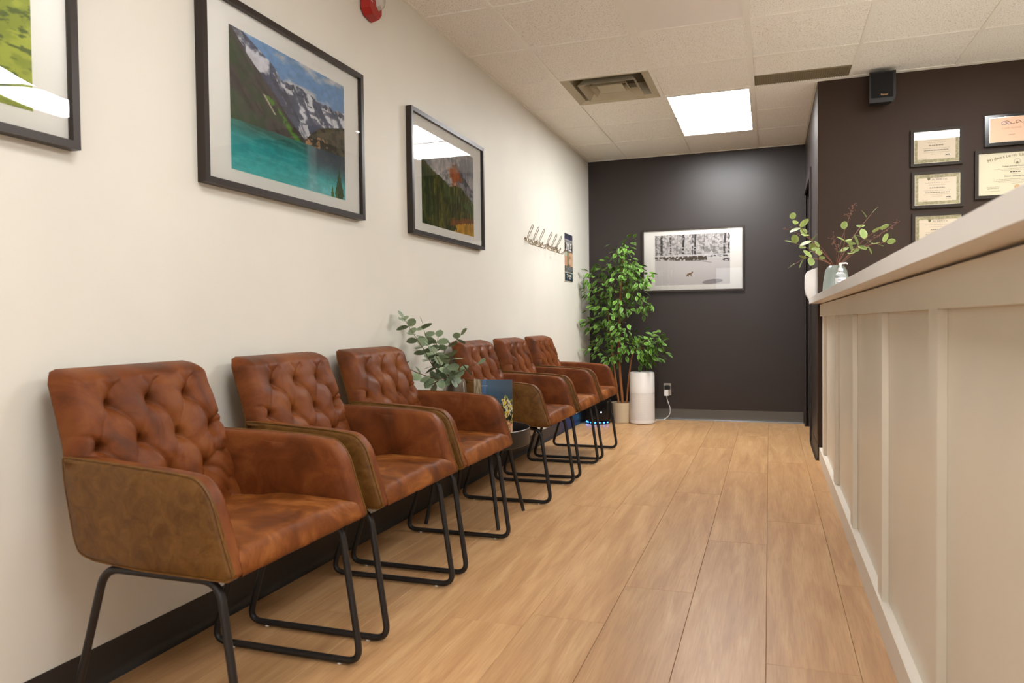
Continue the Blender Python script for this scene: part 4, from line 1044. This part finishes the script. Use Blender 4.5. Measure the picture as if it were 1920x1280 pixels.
al = empty('fire_alarm', (0.0006, 2.985, 2.33), math.pi/2); tag(al, 'red fire alarm strobe high on the cream wall at the top edge', 'fire alarm')
bm = bmesh.new(); pf = [(-.06, .02), (-.035, -.004), (.03, -.012), (.06, .02), (.062, .165), (-.062, .165)]
a_ = [bm.verts.new((x*.86, -.048, z*.95+.005)) for x, z in pf]; b2 = [bm.verts.new((x, -.006, z)) for x, z in pf]; bm.faces.new(a_); bm.faces.new(list(reversed(b2)))
for i in range(6): j = (i+1) % 6; bm.faces.new((a_[i], b2[i], b2[j], a_[j]))
fin('housing', bm, M['red'], al, True, .004, 2, 30)
bm = bmesh.new(); lathe(bm, [(0, .03), (.014, .028), (.024, .018), (.028, 0), (0, 0)], 8); s = fin('strobe_lens', bm, mat('strobe_lens', (220, 212, 200), .1, trans=.4), al); s.rotation_euler = (math.pi/2, 0, 0); s.location = (.022, -.0485, .075); s.scale = (1, 1.6, 1)
text_obj('FIRE', 'lettering', .022, mat('alarm_ink', (232, 200, 190), .5), al, (-.035, -.0488, .07), (math.pi/2, -math.pi/2, 0), .0003)
boxo('back_plate', (-.055, .055, -.0055, 0, .02, .16), M['rubber2'], al)

# ------------------------------------------------------------------ corner: purifier, outlet, cord, blue lit device
AX, AY = .572, 7.0
pu = empty('air_purifier', (AX, AY, 0)); tag(pu, 'white cylindrical air purifier standing beside the potted tree', 'air purifier')
m_perf = mat('perforated_white', (228, 222, 216), .4); nt, N, L, b = nodes(m_perf)
tc = N.new('ShaderNodeTexCoord'); sp_x = N.new('ShaderNodeSeparateXYZ'); L.new(tc.outputs['Object'], sp_x.inputs[0])
at = N.new('ShaderNodeMath'); at.operation = 'ARCTAN2'; L.new(sp_x.outputs[1], at.inputs[0]); L.new(sp_x.outputs[0], at.inputs[1])
def mth(op, a, v): 
    n = N.new('ShaderNodeMath'); n.operation = op; L.new(a, n.inputs[0])
    if isinstance(v, (int, float)): n.inputs[1].default_value = v
    else: L.new(v, n.inputs[1])
    return n.outputs[0]
u1 = mth('MULTIPLY', at.outputs[0], 60); v1 = mth('MULTIPLY', sp_x.outputs[2], 480)
s1 = mth('SINE', mth('ADD', u1, v1), 0); s2 = mth('SINE', mth('SUBTRACT', u1, v1), 0); pr2 = mth('MULTIPLY', s1, s2)
r = ramp(m_perf, pr2, [(.25, (228, 222, 216)), (.6, (168, 160, 152))]); L.new(r.outputs[0], b.inputs['Base Color'])
bm = bmesh.new(); lathe(bm, [(0, .004), (.108, .004), (.114, .010), (.116, .03), (.116, .035)], 56); fin('base_ring', bm, M['white_pl'], pu, True)
bm = bmesh.new(); lathe(bm, [(.1155, .035), (.1155, .285)], 56); fin('perforated_drum', bm, m_perf, pu, True)
bm = bmesh.new(); lathe(bm, [(.1155, .286), (.1135, .288), (.1135, .291), (.116, .293), (.116, .462), (.112, .477), (.1, .484), (.07, .486), (.065, .480), (0, .480)], 56); fin('upper_shell', bm, M['white_pl'], pu, True)
ot = empty('wall_outlet', (.765, YW-.0005, .295)); tag(ot, 'steel wall outlet with plug on the dark back wall', 'outlet')
boxo('cover_plate', (-.036, .036, -.005, 0, -.058, .058), mat('brushed_plate', (170, 162, 152), .35, .6), ot, .002)
boxo('socket', (-.017, .017, -.008, -.0051, .004, .04), M['black'], ot, .002); boxo('socket', (-.017, .017, -.008, -.0051, -.042, -.006), M['white_pl'], ot, .002)
pl = empty('power_adapter', (.765, YW-.0005, .295)); tag(pl, 'black adapter and white plug with white cord in the wall outlet', 'plug')
boxo('adapter_block', (-.022, .030, -.05, -.0085, .0, .036), M['black'], pl, .003)
boxo('plug_body', (-.022, .016, -.062, -.0085, -.060, -.002), M['white_pl'], pl, .004)
bm = bmesh.new(); tube(bm, smoothpath([(-.003, -.04, -.06), (.004, -.04, -.10), (.03, -.045, -.18), (.024, -.05, -.24), (-.02, -.06, -.285), (-.06, -.08, -.2905), (-.1, -.1, -.2905), (-.085, -.20, -.2905), (-.12, -.25, -.2905)], 6), .0032, 8); fin('cord', bm, M['white_pl'], pl, True)

bl = empty('black_device', (.175, 6.9, 0)); tag(bl, 'black box with glowing blue lights at its base, on the floor under the last armchairs', 'device')
boxo('body', (-.10, .10, -.09, .09, .035, .30), mat('gloss_black', (12, 12, 14), .12), bl, .02, seg=3)
BLUE = (.02, .16, 1.0)
bm = bmesh.new(); lathe(bm, [(0, .002), (.105, .002), (.11, .008), (.11, .014), (.09, .03), (0, .032)], 32); fin('base', bm, M['black'], bl, True)
bm = bmesh.new()
for k in range(7):
    a = math.radians(-160+22*k); x, y = .111*math.cos(a), .111*math.sin(a); bmesh.ops.create_icosphere(bm, subdivisions=2, radius=.0065, matrix=Matrix.Translation((x, y, .018)))
fin('led_ring', bm, mat('blue_led', (40, 80, 255), .4, emis=BLUE, es=14), bl, True)
bm = bmesh.new(); bmesh.ops.create_icosphere(bm, subdivisions=2, radius=.006, matrix=Matrix.Translation((.045, -.092, .115))); fin('indicator', bm, mat('white_blue_led', (200, 220, 255), .4, emis=(.5, .75, 1), es=12), bl, True)
boxo('side_led', (-.104, -.1005, -.06, .06, .04, .075), mat('cyan_led', (40, 160, 255), .4, emis=(.02, .45, 1), es=2.5), bl)
